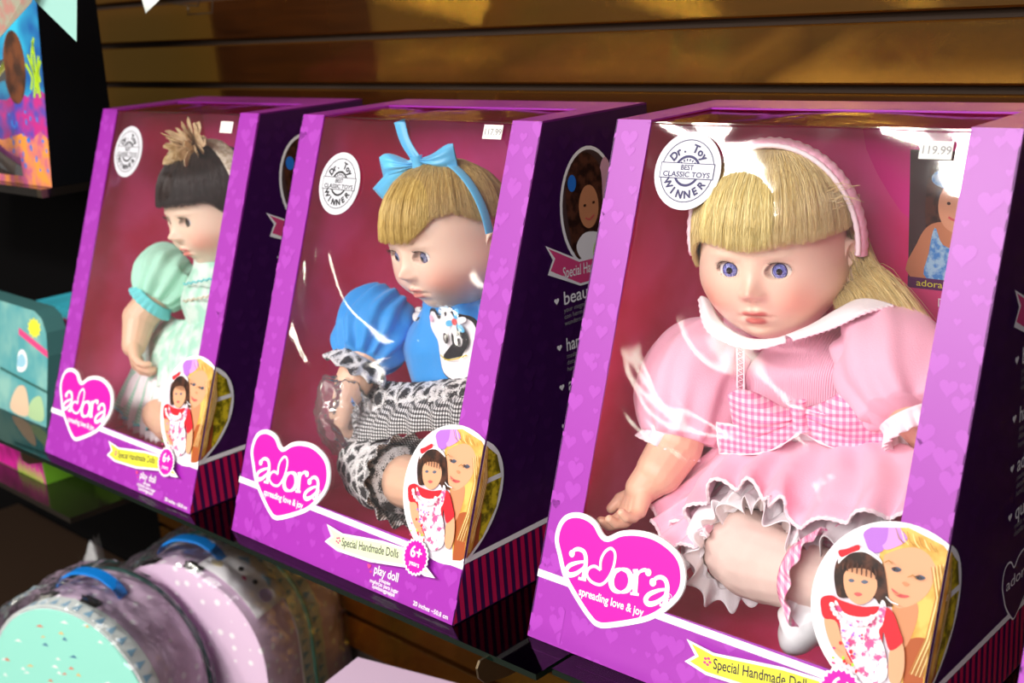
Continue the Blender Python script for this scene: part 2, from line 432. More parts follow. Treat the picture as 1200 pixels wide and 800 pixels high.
FILM = film('window_film', (.98, .97, .985, 1), 1.15, .05, 5.0, .006, .03)
FILM2 = film('film_top', (.90, .88, .90, 1), .9, .10, 9, .006)
# printed photographs
P_SKIN = mat('print_skin', rgb(226, 164, 126), .4); P_SKIN2 = mat('print_skin_warm', rgb(206, 138, 98), .4)
P_BLOND = noisemat('print_blond', rgb(204, 148, 60), rgb(236, 190, 100), 60, .4)
P_BROWN = noisemat('print_brown_hair', rgb(40, 20, 14), rgb(86, 48, 34), 110, .4)
P_BLONDL = mat('print_blond_light', rgb(246, 218, 150), .4); P_BLONDD = mat('print_blond_dark', rgb(176, 120, 50), .4); P_RUFFLE = mat('print_ruffle', rgb(236, 200, 216), .4)
P_EYE = mat('print_eye', rgb(90, 100, 120), .4); P_LIP = mat('print_lip', rgb(214, 90, 90), .4)
P_LILAC = mat('print_lilac', rgb(178, 110, 208), .4); P_LILAC2 = mat('print_lilac_light', rgb(206, 150, 232), .4)
P_RED = mat('print_red', rgb(226, 30, 46), .4)
P_FLORAL = noisemat('print_floral', rgb(250, 240, 244), rgb(226, 90, 150), 160, .4, .52, .6)
P_BG = mat('print_background', rgb(226, 214, 226), .4)
P_GRASS = noisemat('print_leaves', rgb(110, 100, 10), rgb(226, 200, 40), 120, .4)
P_RUST = mat('print_rust', rgb(170, 84, 40), .4)
P_LIME = mat('print_green_top', rgb(160, 215, 40), .4)
P_BLUE = noisemat('print_blue_top', rgb(80, 150, 220), rgb(170, 214, 240), 200, .4)
P_DBG = mat('print_brown_bg', rgb(70, 50, 50), .5)

# ------------------------------------------------------------------ the place
YW = 0.40; PITCH = 0.0642; Z0 = 0.442
def wall():
    mb = MB()
    x0, x1 = 1.26, 4.6
    z = Z0 - 14 * PITCH
    mb.box((x0, YW + .012, z - .2), (x1, YW + .02, 1.5), GROOVE)
    k = 0
    while z < 1.4:
        gh = .0085
        # one slat board with a rounded lip above its groove
        zb, zt = z + gh, z + PITCH
        prof = [(YW + .013, zb), (YW + .002, zb), (YW, zb + .002), (YW, zt - .0015), (YW + .0015, zt), (YW + .013, zt)]
        q = [(x0, a, b) for a, b in prof]
        mb.prism(q, (x1 - x0, 0, 0), WOOD)
        z += PITCH
    return struct(mb.build('wall_back'))
wall()
mb = MB(); mb.box((-1.5, YW, -1.1), (1.26, YW + .03, 1.5), BLACK); struct(mb.build('wall_left'))
mb = MB(); mb.box((-1.5, -4.2, -1.12), (5, YW + .03, -1.1), mat('floor_tile', rgb(90, 80, 74), .4)); struct(mb.build('floor'))

def pane(x0, x1, y0, y1, z, t=.006):
    mb = MB(); sk = .0155
    mb.add([(x0, y0, z), (x1, y0, z), (x1, y1, z), (x0, y1, z)], [(0, 1, 2, 3)], GLASS)
    mb.add([(x0, y0, z - t), (x1, y0, z - t), (x1, y1, z - t), (x0, y1, z - t)], [(3, 2, 1, 0)], GLASS)
    mb.add([(x0, y0, z), (x1, y0, z), (x1, y0, z - t), (x0, y0, z - t)], [(3, 2, 1, 0)], GEDGE)
    mb.add([(x1, y0, z), (x1, y1, z), (x1, y1, z - t), (x1, y0, z - t)], [(3, 2, 1, 0)], GEDGE)
    mb.add([(x0, y0, z), (x0, y1, z), (x0, y1, z - t), (x0, y0, z - t)], [(0, 1, 2, 3)], GEDGE)
    mb.add([(x0, y1, z), (x1, y1, z), (x1, y1, z - t), (x0, y1, z - t)], [(0, 1, 2, 3)], GEDGE)
    mb.v = [(a, b + (sk * (a - x0) if b == y0 else 0), c) for a, b, c in mb.v]
    return mb.build('glass_shelf')
tag(pane(1.36, 2.676, -.0195, .385, -.0005), 'long clear glass shelf with dark green edge under the two left doll boxes', 'shelf')
tag(pane(2.680, 3.9, .0165, .385, -.0005), 'clear glass shelf pane under the right doll box, set back at the joint', 'shelf')

def bracket(x, label, y0=-.006, z=-.0068):
    r = empty('shelf_bracket', (x, YW, z))
    mb = MB()
    d = y0 - YW
    prof = [(-.001, 0), (d + .0, 0), (d - .004, -.006), (d - .003, -.016), (d + .004, -.024), (d + .03, -.030), (-.06, -.050), (-.001, -.055)]
    mb.prism([(0, a, b) for a, b in prof], (.0025, 0, 0), STEEL)
    mb.build('arm', r)
    mb = MB(); mb.box((-.012, d + .02, -.0012), (.0, -.005, 0), STEEL); mb.build('support_flange', r)
    for y in (d + .05, d + .2):
        mb = MB(); mb.tube([(.0018, y, -.012), (.0038, y, -.012)], .0035, mat('rivet', rgb(220, 200, 170), .3, Metallic=.8), 12); mb.build('rivet', r)
    return tag(r, label, 'bracket')
bracket(2.612, 'steel shelf bracket with rounded nose below the glass between the middle and right doll boxes')
bracket(2.70, 'steel shelf bracket under the left end of the right glass pane', y0=.03)
bracket(1.70, 'steel shelf bracket at the left end of the glass beside the left doll box')

# ------------------------------------------------------------------ doll boxes
W, H, S = .361, .44, .1626
D = .3155; L = hypot(H, S)
NV = V3((0, -H, S)) / L            # outward normal of the sloping front
def F_front(a, b, h): return (a, S * b / L + NV.y * h, H * b / L + NV.z * h)
def F_side(v, z, h): return (W + h, v, z)
def F_wrap(a, b, h): return (W + h, S * b / L + (a - W), H * b / L)
U0, U1, T0, T1 = .038, .323, .061, L      # window opening
VT = .255                                # back edge of the window in the lid
HEARTLINE = [(.0672,.1072),(.0552,.1163),(.0449,.1199),(.0323,.1199),(.0206,.1149),(.0139,.1049),(.013,.0908),(.0201,.0771),(.0309,.06),(.0526,.0417),(.0680,.0318),(.0760,.0300),(.0850,.0318),(.1085,.0415),(.1277,.0515),(.1428,.0652),(.1519,.0787),(.1535,.0921),(.1480,.1062),(.1366,.1150),(.1181,.1205),(.0987,.1200),(.0817,.1152)]

def inset(pts, d):
    out = []; n = len(pts)
    for i in range(n):
        a, b = V3((*pts[i - 1], 0)), V3((*pts[(i + 1) % n], 0)); t = (b - a).normalized()
        out.append((pts[i][0] + t.y * d, pts[i][1] - t.x * d))
    return out
def area2(p): return sum(p[i][0] * p[(i + 1) % len(p)][1] - p[(i + 1) % len(p)][0] * p[i][1] for i in range(len(p)))

def badge(fn_front, fn_wrap, root):
    """round printed photo of a girl with her doll that wraps round the box edge"""
    for which in (0, 1):
        mb = MB(); fl = Flat(fn_front if which == 0 else fn_wrap, mb); lay = [12]
        def P(pts, mt):
            q = clip(pts, 0, W, which == 0)
            fl.poly(q, mt, lay[0]); lay[0] += 1
        cx, cy, ra, rb = .3300, .1160, .0655, .0650
        def E(f): return [(cx + ra * f * cos(t), cy + rb * f * sin(t)) for t in [2 * pi * i / 56 for i in range(56)]]
        P(E(1), WHITE)
        inner_ = E(.915)
        def I(pts, mt, smooth=True):   # keep inside the oval
            q = sm2(pts, 4) if smooth else list(pts)
            for i in range(0, 56, 4):  # clip against tangent half planes
                t = 2 * pi * i / 56; nx, ny = cos(t) / ra, sin(t) / rb; c0 = .93
                o = []
                for j in range(len(q)):
                    a, b = q[j], q[(j + 1) % len(q)]
                    fa = (a[0] - cx) * nx + (a[1] - cy) * ny - c0; fb = (b[0] - cx) * nx + (b[1] - cy) * ny - c0
                    if fa <= 0: o.append(a)
                    if (fa <= 0) != (fb <= 0):
                        k = fa / (fa - fb); o.append((a[0] + (b[0] - a[0]) * k, a[1] + (b[1] - a[1]) * k))
                q = o
                if len(q) < 3: return
            P(q, mt)
        P(inner_, P_BG)
        I([(.362, .02), (.42, .02), (.42, .20), (.362, .20)], P_GRASS, False)
        I([(.355, .02), (.375, .02), (.372, .095), (.362, .125), (.356, .1)], P_RUST)
        I([(.355, .130), (.42, .130), (.42, .135), (.355, .135)], WHITE, False)
        A = ART
        I(A['hair_back'], P_BLOND); I(A['sweater'], P_RUST); I(A['girl_neck'], P_SKIN2); I(A['girl_face'], P_SKIN)
        I(A['hairstrand'], P_BLOND); I(A['girl_fringe'], P_BLOND)
        for k in ('girl_eyel', 'girl_eyer'): I(A[k], P_EYE)
        I(A['girl_nose'], P_SKIN2); I(A['girl_mouth'], P_LIP)
        I(A['bow1'], P_LILAC); I(A['bow2'], P_LILAC2); I(A['bow3'], P_LILAC)
        I(A['dhair'], P_BROWN); I(A['dface'], P_SKIN)
        for k in ('deyel', 'deyer'): I(A[k], P_EYE)
        I(A['dmouth'], P_LIP); I(A['dband'], WHITE); I(A['dbow'], P_RED)
        I(A['darml'], P_SKIN); I(A['darmr'], P_SKIN); I(A['dress_red'], P_RED); I(A['dress_wht'], P_FLORAL)
        def S(pts, w, mt):
            q = [V3((*p, 0)) for p in pts]; A1, B1 = [], []
            for i, p in enumerate(q):
                t = (q[min(i + 1, len(q) - 1)] - q[max(i - 1, 0)]).normalized(); ww = w * (.35 + .65 * sin(pi * (i + .5) / len(q)))
                A1.append((p.x - t.y * ww, p.y + t.x * ww)); B1.append((p.x + t.y * ww, p.y - t.x * ww))
            P(A1 + B1[::-1], mt)
        for i in range(9):
            x = .3655 - .0011 * i; S([(x - .004, .160 - .0006 * i), (x + .003, .135), (x + .001, .105), (x - .003 - .0004 * i, .078)], .0005, P_BLONDL if i % 2 else P_BLONDD)
        for i in range(7): S([(.322 + .0045 * i, .1760 - .0004 * i * i * .3), (.326 + .0042 * i, .1690), (.330 + .0040 * i, .1665)], .0004, P_BLONDL if i % 2 else P_BLONDD)
        S([(.3185, .1495), (.3215, .1520), (.3245, .1505)], .0005, P_BLONDD); S([(.3375, .1440), (.3410, .1465), (.3445, .1440)], .0005, P_BLONDD)
        for ex, ey in [(sum(q[0] for q in A[k]) / 4, sum(q[1] for q in A[k]) / 4) for k in ('girl_eyel', 'girl_eyer')]:
            S([(ex - .0024, ey + .0002), (ex, ey + .0016), (ex + .0026, ey + .0002)], .0005, P_BROWN)
            fl.ell(ex, ey, .0009, .0010, BLKINK, lay[0], 10) if (ex < W) == (which == 0) else None
        lay[0] += 1
        S([(.3290, .1310), (.3320, .1300), (.3345, .1312)], .0005, P_SKIN2)
        S([(.3245, .1262), (.3290, .1236), (.3345, .1232)], .0005, WHITE)
        for i in range(8): S([(.2890 + .0034 * i, .1440), (.2880 + .0038 * i, .1400), (.2885 + .0038 * i, .1365)], .0007, P_BROWN)
        for i in range(11):
            t = pi * (1.05 + .9 * i / 10); a_, b_ = .3015 + .0165 * cos(t), .1110 + .0105 * sin(t)
            P([(a_ + .0022 * cos(k), b_ + .0020 * sin(k)) for k in [2 * pi * j / 8 for j in range(8)]], P_RUFFLE if i % 2 else WHITE)
        if which == 0:
            rr = random.Random(11)
            for i in range(26):
                a_, b_ = .303 + rr.uniform(-.009, .011), .084 + rr.uniform(-.016, .016)
                fl.ell(a_, b_, rr.uniform(.0008, .0018), rr.uniform(.0008, .0016), rr.choice((P_RED, P_LILAC, P_LIME, PINKP)), lay[0] + i, 8)
        mb.build('photo_badge', root)

def doll_box(x, y, rz, label, price, sticker_t, seed, yellow):
    rnd = random.Random(seed)
    root = empty('doll_box', (x, y, 0), rz)
    T = .0016
    # ---- front card with its window opening
    mb = MB()
    def strip(a0, a1, b0, b1, mt=PURP):
        p = [F_front(a0, b0, 0), F_front(a1, b0, 0), F_front(a1, b1, 0), F_front(a0, b1, 0)]
        mb.prism(p, -NV * T, mt)
    strip(0, U0, 0, L); strip(U1, W, 0, L); strip(U0, U1, 0, T0)
    fl = Flat(F_front, mb)
    for (a0, a1, b0, b1) in ((0, U0, 0, L), (U1, W, 0, L), (U0, U1, 0, T0)):
        k = 0
        for j in range(int((b1 - b0) / .019) + 2):
            for i in range(int((a1 - a0) / .020) + 2):
                a = a0 + i * .020 + rnd.uniform(-.009, .009) + (j % 2) * .01; b = b0 + j * .019 + rnd.uniform(-.008, .008)
                fl.heart(a, b, rnd.choice((.003, .005, .007, .0095)), PURPH, 1 + (k % 3), (a0 + .0004, a1 - .0004, b0 + .0004, b1 - .0004)); k += 1
    fl.poly([(0, .0545), (W, .0525), (W, .0585), (0, .0612)], WHITE, 6)
    mb.build('front_panel', root)
    # ---- the two sides
    for sx in (0, 1):
        mb = MB(); X = W if sx else 0; dX = -T if sx else T
        q = [(X, 0, 0), (X, D, 0), (X, D, H), (X, S, H)]
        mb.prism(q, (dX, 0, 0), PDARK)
        sg = 1 if sx else -1
        fl = Flat(lambda v, z, h: (X + sg * h, v, z), mb)
        ev = lambda z: S * z / H
        for j in range(24):
            for i in range(15):
                v = .01 + i * .022 + rnd.uniform(-.006, .006); z = .07 + j * .018 + rnd.uniform(-.006, .006)
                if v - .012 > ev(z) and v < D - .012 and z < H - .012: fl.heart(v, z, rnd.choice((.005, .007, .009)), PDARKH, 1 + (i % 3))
        k = 0; v = 0
        while v < D - .002:
            v0 = v; v1 = min(v + .0055, D - .001)
            fl.poly([(max(v0, ev(0)), .001), (v1, .001), (v1, .053), (max(v0, ev(.053)) if v0 > .019 else min(ev(.053) + .0, v1), .053)] if v0 > .019 else clip([(v0, .001), (v1, .001), (v1, min(.053, v1 * H / S)), (v0, min(.053, max(.0011, v0 * H / S)))], 0, 9, True), STRIPE, 2)
            v += .0105
        fl.poly([(ev(.054), .054), (D, .054), (D, .0595), (ev(.0595), .0595)], WHITE, 5)
        if sx:
            # oval portrait, banner and the small print of the side
            O = (.220, .352)
            fl.ell(O[0], O[1], .042, .058, WHITE, 6, 40); fl.ell(O[0], O[1], .0385, .0545, P_DBG, 7, 40)
            fl.ell(.246, .350, .0125, .046, mat('print_rose', rgb(226, 170, 190), .4), 8)
            fl.poly(sm2([(.190, .33), (.187, .37), (.2, .398), (.22, .404), (.238, .388), (.24, .36), (.236, .32), (.21, .302), (.195, .31)], 4), P_BROWN, 9)
            fl.ell(.219, .352, .0145, .021, P_SKIN2, 10)
            fl.poly(sm2([(.200, .362), (.206, .382), (.222, .388), (.235, .378), (.238, .36), (.228, .374), (.216, .376), (.207, .370)], 4), P_BROWN, 11)
            fl.ell(.213, .354, .002, .0014, P_BROWN, 12, 10); fl.ell(.226, .355, .002, .0014, P_BROWN, 12, 10); fl.stroke([(.213, .342), (.219, .3395), (.226, .343)], .0016, P_LIP, 12)
            fl.ell(.249, .345, .0085, .016, P_BLOND, 12); fl.ell(.250, .338, .007, .010, P_SKIN, 13)
            fl.poly(sm2([(.198, .318), (.212, .328), (.236, .322), (.244, .303), (.22, .2985), (.204, .304)], 4), WHITE, 13)
            fl.poly(sm2([(.222, .31), (.236, .328), (.252, .322), (.254, .308), (.238, .299), (.224, .2985)], 4), P_LIME, 14)
            fl.ell(.196, .378, .006, .008, mat('print_blue_bow', rgb(40, 120, 220), .4), 14)
            fl.poly([(.154, .326), (.20, .304), (.25, .302), (.286, .318), (.281, .305), (.286, .292), (.25, .276), (.20, .278), (.155, .298), (.163, .311)], WHITE, 15)
            fl.poly([(.158, .3225), (.20, .3015), (.25, .2995), (.281, .314), (.277, .305), (.281, .295), (.25, .2785), (.20, .2805), (.159, .301), (.1665, .3115)], PINKP, 16)
            fl.text('Special Handmade Dolls', .1755, .2905, .0150, WHITE, 17, 'l', -.05, .01, fitw=.095)
            for z, hd, ls in ((.264, 'beautiful', 3), (.218, 'hand made', 3), (.178, 'adorable', 3), (.138, 'quality', 2)):
                fl.heart(.166, z + .006, .0035, WHITE, 6)
                fl.text(hd, .1755, z, .0185, WHITE, 6, 'l', 0, .01, fitw=.0072 * len(hd))
                for i in range(ls):
                    fl.text(('your magnificent little one', 'con hermosos detalles', 'wunderschone details')[i] if hd == 'beautiful' else ('made with love and care', 'detalles hechos a mano', 'hand gemacht')[i], .1755, z - .0075 - i * .0065, .0068, GREYINK, 6)
            hh = [(.185 + (a - .083) * .42, .078 + (b - .075) * .62) for a, b in HEARTLINE]
            fl.poly(sm2(hh, 4), WHITE, 8); fl.poly(inset(sm2(hh, 4), .0016 * (1 if area2(hh) < 0 else -1)), PDARK, 9)
            fl.text('adora', .163, .082, .014, WHITE, 10, fitw=.045)
        mb.build('side_panel', root)
    # ---- lid with the film window, back, base
    mb = MB()
    mb.box((0, S, H - T), (U0, D, H), PURP); mb.box((U1, S, H - T), (W, D, H), PURP); mb.box((U0, VT, H - T), (U1, D, H), PURP)
    fl = Flat(lambda a, b, h: (a, b, H + h), mb)
    for i in range(40):
        a, b = rnd.uniform(.01, W - .01), rnd.uniform(S + .01, D - .01)
        if a < U0 - .008 or a > U1 + .008 or b > VT + .01: fl.heart(a, b, .006, PURPH, 1 + i % 3)
    mb.build('lid', root)
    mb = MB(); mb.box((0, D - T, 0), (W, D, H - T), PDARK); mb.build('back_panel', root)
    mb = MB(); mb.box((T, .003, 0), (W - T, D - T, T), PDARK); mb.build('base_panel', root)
    # ---- inner liner
    mb = MB(); g = .0035
    zt = H - .004
    mb.prism([(U0 * .25, .012, .003), (U0 * .25, D - g, .003), (U0 * .25, D - g, zt), (U0 * .25, S, zt)], (.0012, 0, 0), LINERRED)
    mb.prism([(W - .009, .012, .003), (W - .009, D - g, .003), (W - .009, D - g, zt), (W - .009, S, zt)], (-.0012, 0, 0), LINERRED)
    mb.box((.008, D - .008, .003), (W - .008, D - .006, zt), LINER)
    mb.box((.008, .014, .003), (W - .008, D - .006, .0045), LINERRED)
    fl = Flat(lambda a, b, h: (a, D - .008 - h, b), mb)
    hot = [(.17, .43), (.345, .43), (.345, .20), (.31, .16), (.27, .24), (.25, .33), (.20, .345)]
    fl.poly(clip(clip(sm2(hot, 5), 0, .348, True), 1, .433, True), LINERHOT, 3)
    # printed photo of a girl in a blue top on the back card
    gx = .004
    fl.poly([(gx + .204, .400), (gx + .30, .400), (gx + .30, .285), (gx + .204, .285)], P_DBG, 5)
    fl.poly(sm2([(gx + .219, .36), (gx + .225, .387), (gx + .245, .393), (gx + .262, .38), (gx + .262, .35), (gx + .24, .335), (gx + .222, .325)], 4), P_BROWN, 6)
    fl.poly(sm2([(gx + .206, .287), (gx + .212, .318), (gx + .225, .336), (gx + .25, .338), (gx + .275, .33), (gx + .285, .287)], 4), P_SKIN2, 7)
    fl.poly(sm2([(gx + .222, .286), (gx + .223, .31), (gx + .228, .333), (gx + .236, .318), (gx + .256, .316), (gx + .266, .330), (gx + .272, .286)], 4), P_BLUE, 8)
    fl.ell(gx + .246, .352, .0155, .022, P_SKIN, 9); fl.ell(gx + .238, .376, .014, .008, P_BLUE, 10); fl.stroke([(gx + .240, .343), (gx + .247, .3405), (gx + .255, .345)], .002, P_LIP, 10)
    fl.ell(gx + .24, .355, .0018, .0015, P_BROWN, 10, 8); fl.ell(gx + .253, .355, .0018, .0015, P_BROWN, 10, 8)
    fl.poly([(gx + .204, .287), (gx + .30, .287), (gx + .30, .277), (gx + .204, .277)], mat('deep_purple_print', rgb(90, 20, 90), .5), 11)
    fl.text('adorability', gx + .212, .2795, .0085, YEL, 12, fitw=.045)
    fl.poly([(gx + .204, .277), (gx + .30, .277), (gx + .30, .25), (gx + .204, .25)], PINKP, 11)
    fl.text('Dolls', gx + .232, .2625, .011, WHITE, 12)
    mb.build('liner', root)
    # ---- plastic window: sloping pane plus lid pane, gently buckled
    mb = MB()
    def wf(u, w):
        a = U0 - .004 + (U1 - U0 + .008) * u; b = T0 - .004 + (T1 - T0 + .003) * w
        h = -.0022 + .0012 * sin(a * 30 + seed) * sin(b * 22 + seed * 2)
        return F_front(a, b, h)
    mb.grid(wf, 24, 30, FILM)
    mb.build('window_film', root)
    mb = MB(); mb.grid(lambda u, w: (U0 - .003 + (U1 - U0 + .006) * u, S - .002 + (VT - S + .006) * w, H - .0024 + .0008 * sin(u * 9 + seed)), 16, 8, FILM2); mb.build('lid_film', root)
    # ---- heart logo card
    mb = MB(); hl = sm2(HEARTLINE, 6); mb.prism([F_front(a, b, .0010) for a, b in hl], -NV * .0022, WHITE)
    fl = Flat(F_front, mb); fl.poly(inset(hl, .0048 * (1 if area2(hl) < 0 else -1)), MAG, 12)
    lg = mb.build('logo_heart', root)
    mb = MB(); fl = Flat(F_front, mb); A = ART; q = 16
    thick = lambda a, b: (lambda t: a + (b - a) * sin(pi * t))
    fl.stroke(A['A_a1hook'], lambda t: .0030 + .0022 * t, WHITE, q); fl.ell(*A['A_a1hook'][0], .0032, .0032, WHITE, q + 1)
    fl.stroke(A['A_a1bowl'], thick(.0018, .0048), WHITE, q + 2); fl.stroke(A['A_a1foot'], .0026, WHITE, q + 3)
    fl.stroke(A['A_d1'], .0027, WHITE, q); fl.stroke(A['A_o'], lambda t: .0022 + .0040 * abs(sin(2 * pi * t)) , WHITE, q + 1)
    fl.stroke(A['A_rstem'], .0052, WHITE, q); fl.stroke(A['A_rfoot'], .0024, WHITE, q + 1); fl.stroke(A['A_rtop'], .0024, WHITE, q + 1)
    fl.stroke(A['A_rarm'], lambda t: .002 + .002 * t, WHITE, q + 2); fl.ell(*A['A_rarm'][-1], .0032, .0032, WHITE, q + 3)
    fl.stroke(A['A_a2hook'], lambda t: .0030 + .0022 * t, WHITE, q); fl.ell(*A['A_a2hook'][0], .0034, .0034, WHITE, q + 1)
    fl.stroke(A['A_a2bowl'], thick(.0018, .0048), WHITE, q + 2); fl.stroke(A['A_a2foot'], .0026, WHITE, q + 3)
    fl.ring(.1415, .0748, .0026, .0026, .0005, WHITE, q, 16); fl.text('R', .1415, .0735, .0036, WHITE, q, 'c')
    fl.text('spreading love & joy', .0495, .0512, .0098, WHITE, q, 'l', .012, .02, fitw=.070)
    mb.build('logo_lettering', lg)
    # ---- photo badge, ribbon, seal, small print
    badge(F_front, F_wrap, root)
    rb_ = YEL if yellow else LIME
    mb = MB(); fl = Flat(F_front, mb); q = sm2(ART['ribbon'], 1)
    out = [(.1672, .0478), (.194, .0446), (.2244, .0486), (.2550, .0525), (.3000, .0545), (.3333, .0372), (.3190, .0352), (.3070, .0372), (.2917, .0362), (.2409, .0280), (.1902, .0257), (.1690, .0300), (.1775, .0376)]
    fl.poly(out, WHITE, 60)
    inn = [(.1725, .0456), (.194, .0425), (.2244, .0462), (.2550, .0502), (.3000, .0520), (.3270, .0390), (.3070, .0400), (.2917, .0388), (.2409, .0306), (.1902, .0282), (.1738, .0316), (.1812, .0378)]
    fl.poly(inn, rb_, 61)
    for t in range(5): fl.ell(.1895 + .0026 * cos(t * 1.256), .0365 + .0026 * sin(t * 1.256), .0016, .0012, PINKP, 62, 8)
    fl.text('Special Handmade Dolls', .1955, .0325, .0118, INK, 62, 'l', .115, .014, fitw=.085)
    rbn = mb.build('ribbon_banner', root)
    mb = MB(); fl = Flat(F_front, mb); sc = (.3035, .0495)
    def star(r1, r2, n): return [(sc[0] + (r1 if i % 2 else r2) * cos(pi * i / n), sc[1] + (r1 if i % 2 else r2) * sin(pi * i / n)) for i in range(2 * n)]
    fl.poly(star(.0182, .0165, 22), WHITE, 66); fl.poly(star(.0162, .0143, 22), MAG, 67)
    fl.text('6+', sc[0], sc[1] - .0008, .0155, WHITE, 68, 'c', 0, .02); fl.text('years', sc[0], sc[1] - .0085, .0068, WHITE, 68, 'c', 0, .01)
    mb.build('age_seal', root)
    mb = MB(); fl = Flat(F_front, mb)
    fl.heart(.2355, .0222, .0028, PINKP, 7); fl.heart(.239, .0175, .0014, PINKP, 7)
    fl.text('play doll', .2435, .0175, .0125, WHITE, 7, 'l', .02, .01, fitw=.036)
    mb.build('toy_type_lettering', root); mb = MB(); fl = Flat(F_front, mb)
    for i, tx in enumerate(('poupée', 'muñecas para jugar', 'Spielzeugpuppe')): fl.text(tx, .2615, .0120 - i * .0043, .0055, WHITE, 7, 'c', 0, .012)
    mb.build('translation_lettering', root); mb = MB(); fl = Flat(F_front, mb)
    fl.text('20 inches ~50.8 cm', .3535, .0035, .0062, WHITE, 7, 'r', 0, .014)
    mb.build('size_lettering', root)
    # ---- round award sticker on the film
    mb = MB(); c = (.085, sticker_t); r = .0335
    mb.prism([F_front(c[0] + r * cos(t), c[1] + r * sin(t), .0006) for t in [2 * pi * i / 56 for i in range(56)]], -NV * .0008, SILVER)
    fl = Flat(F_front, mb); ik = NAVYINK if seed == 3 else BLKINK
    fl.ring(c[0], c[1], .0270, .0270, .0007, ik, 9); fl.ring(c[0], c[1], .0135, .0135, .0022, ik, 9)
    for i in range(10):
        t = pi * i / 9 * .9 + .15
        fl.stroke([(c[0] + .0105 * cos(t), c[1] + .0105 * sin(t)), (c[0] + .0085 * cos(t), c[1] + .0085 * sin(t))], .0012, ik, 9)
    a, b = c; q = [(a - .0275, b - .0068), (a + .0275, b - .0068), (a + .0275, b + .0068), (a - .0275, b + .0068)]
    fl.poly(q, ik, 10); fl.poly([(x_ * .974 + a * .026, b + (y_ - b) * .9) for x_, y_ in q], SILVER, 11)
    fl.text('BEST', a, b + .0008, .0062, ik, 12, 'c', 0, .02); fl.text('CLASSIC TOYS', a, b - .0052, .0062, ik, 12, 'c', 0, .02, fitw=.048)
    fl.arc('Dr. Toy', a, b, .0165, .0098, ik, 12, radians(142), radians(38), False, .03)
    fl.arc('WINNER', a, b, .0235, .0092, ik, 12, radians(214), radians(326), True, .03)
    mb.build('award_sticker', root)
    # ---- price sticker
    mb = MB(); px, pt = .300, .4515 + (.006 if seed == 2 else 0)
    mb.prism([F_front(px + a_, pt + b_, .0006) for a_, b_ in ((-.0125, -.0068), (.0125, -.0068), (.0125, .0068), (-.0125, .0068))], -NV * .0007, CREAMST)
    fl = Flat(F_front, mb)
    if price: fl.text(price, px, pt - .003, .0088, GREYINK, 8, 'c', 0, .02)
    mb.build('price_sticker', root)
    return tag(root, label, 'doll box', 'boxed play dolls on the glass shelf')
BX = {1: (1.75918, 0, .01395), 2: (2.19757, .00977, .01188), 3: (2.62508, .04341, .03073)}
doll_box(*BX[1], 'purple window box at the left holding the dark-haired doll in mint green', '', .414, 1, True)
doll_box(*BX[2], 'middle purple window box holding the blonde doll in blue with a cow bib', '117.99', .396, 2, False)
doll_box(*BX[3], 'nearest purple window box holding the blonde doll in the pink dress', '119.99', .426, 3, True)
doll_box(3.045, .062, .03, 'purple box cut off by the right edge of the photo', '', .42, 4, True)

def at(k, px, py, v):
    """a photo pixel as a point of box k's own frame at depth v"""
    x0, y0, r = BX[k]
    d = CF + CR * ((px - 600) / FPX) - CU * ((py - 400) / FPX)
    c, s_ = cos(r), sin(r)
    o = V3(((CP.x - x0) * c + (CP.y - y0) * s_, -(CP.x - x0) * s_ + (CP.y - y0) * c, CP.z))
    e = V3((d.x * c + d.y * s_, -d.x * s_ + d.y * c, d.z))
    return o + e * ((v - o.y) / e.y)

# ------------------------------------------------------------------ dolls
def vinyl():
    mt = mat('doll_vinyl', rgb(238, 200, 172), .42, Subsurface_Weight=.12, Subsurface_Scale=.01)
    mt.node_tree.nodes['Principled BSDF'].inputs['Subsurface Radius'].default_value = (1, .4, .25)
    n, l, b = nt(mt)
    a = n.new('ShaderNodeVertexColor'); a.layer_name = 'paint'
    l.new(a.outputs[0], b.inputs['Base Color'])
    return mt
VINYL = vinyl()
LIMB = mat('limb_vinyl', rgb(236, 190, 160), .42, Subsurface_Weight=.12, Subsurface_Scale=.01)
EYEW = mat('eye_white', rgb(238, 236, 238), .08, Coat_Weight=1.0)
EYEP = mat('eye_pupil', rgb(8, 8, 14), .08, Coat_Weight=1.0)
def irism(name, c1, c2):
    mt = mat(name, c1, .08, Coat_Weight=1.0)
    n, l, b = nt(mt)
    tc, o = objxyz(mt)
    an = n.new('ShaderNodeTexNoise'); an.inputs['Scale'].default_value = 700; l.new(tc, an.inputs['Vector'])
    mr = n.new('ShaderNodeMapRange'); mr.inputs[1].default_value = .4; mr.inputs[2].default_value = .62; l.new(an.outputs['Fac'], mr.inputs[0])
    colmix(mt, mr.outputs[0], c1, c2); return mt
IRIS_B = irism('iris_violet_blue', rgb(74, 84, 170), rgb(150, 160, 226))
IRIS_RIM = mat('iris_rim', rgb(40, 40, 92), .08, Coat_Weight=1.0)
IRIS_G = irism('iris_grey_blue', rgb(80, 84, 120), rgb(140, 146, 180))
IRIS_D = irism('iris_dark', rgb(40, 24, 18), rgb(80, 50, 36))
LASH = mat('lash', rgb(70, 44, 30), .6)

def hairmat(name, c1, c2, rough=.34):
    mt = mat(name, c1, rough)
    n, l, b = nt(mt)
    g = n.new('ShaderNodeNewGeometry'); colmix(mt, g.outputs['Random Per Island'], c1, c2)
    b.inputs['Sheen Weight'].default_value = .1
    return mt
HBLOND = hairmat('blonde_hair', rgb(222, 192, 116), rgb(246, 228, 168))
HGOLD = hairmat('golden_hair', rgb(176, 138, 66), rgb(226, 196, 122))
HBLACK = hairmat('dark_brown_hair', rgb(26, 14, 12), rgb(56, 34, 30), .3)

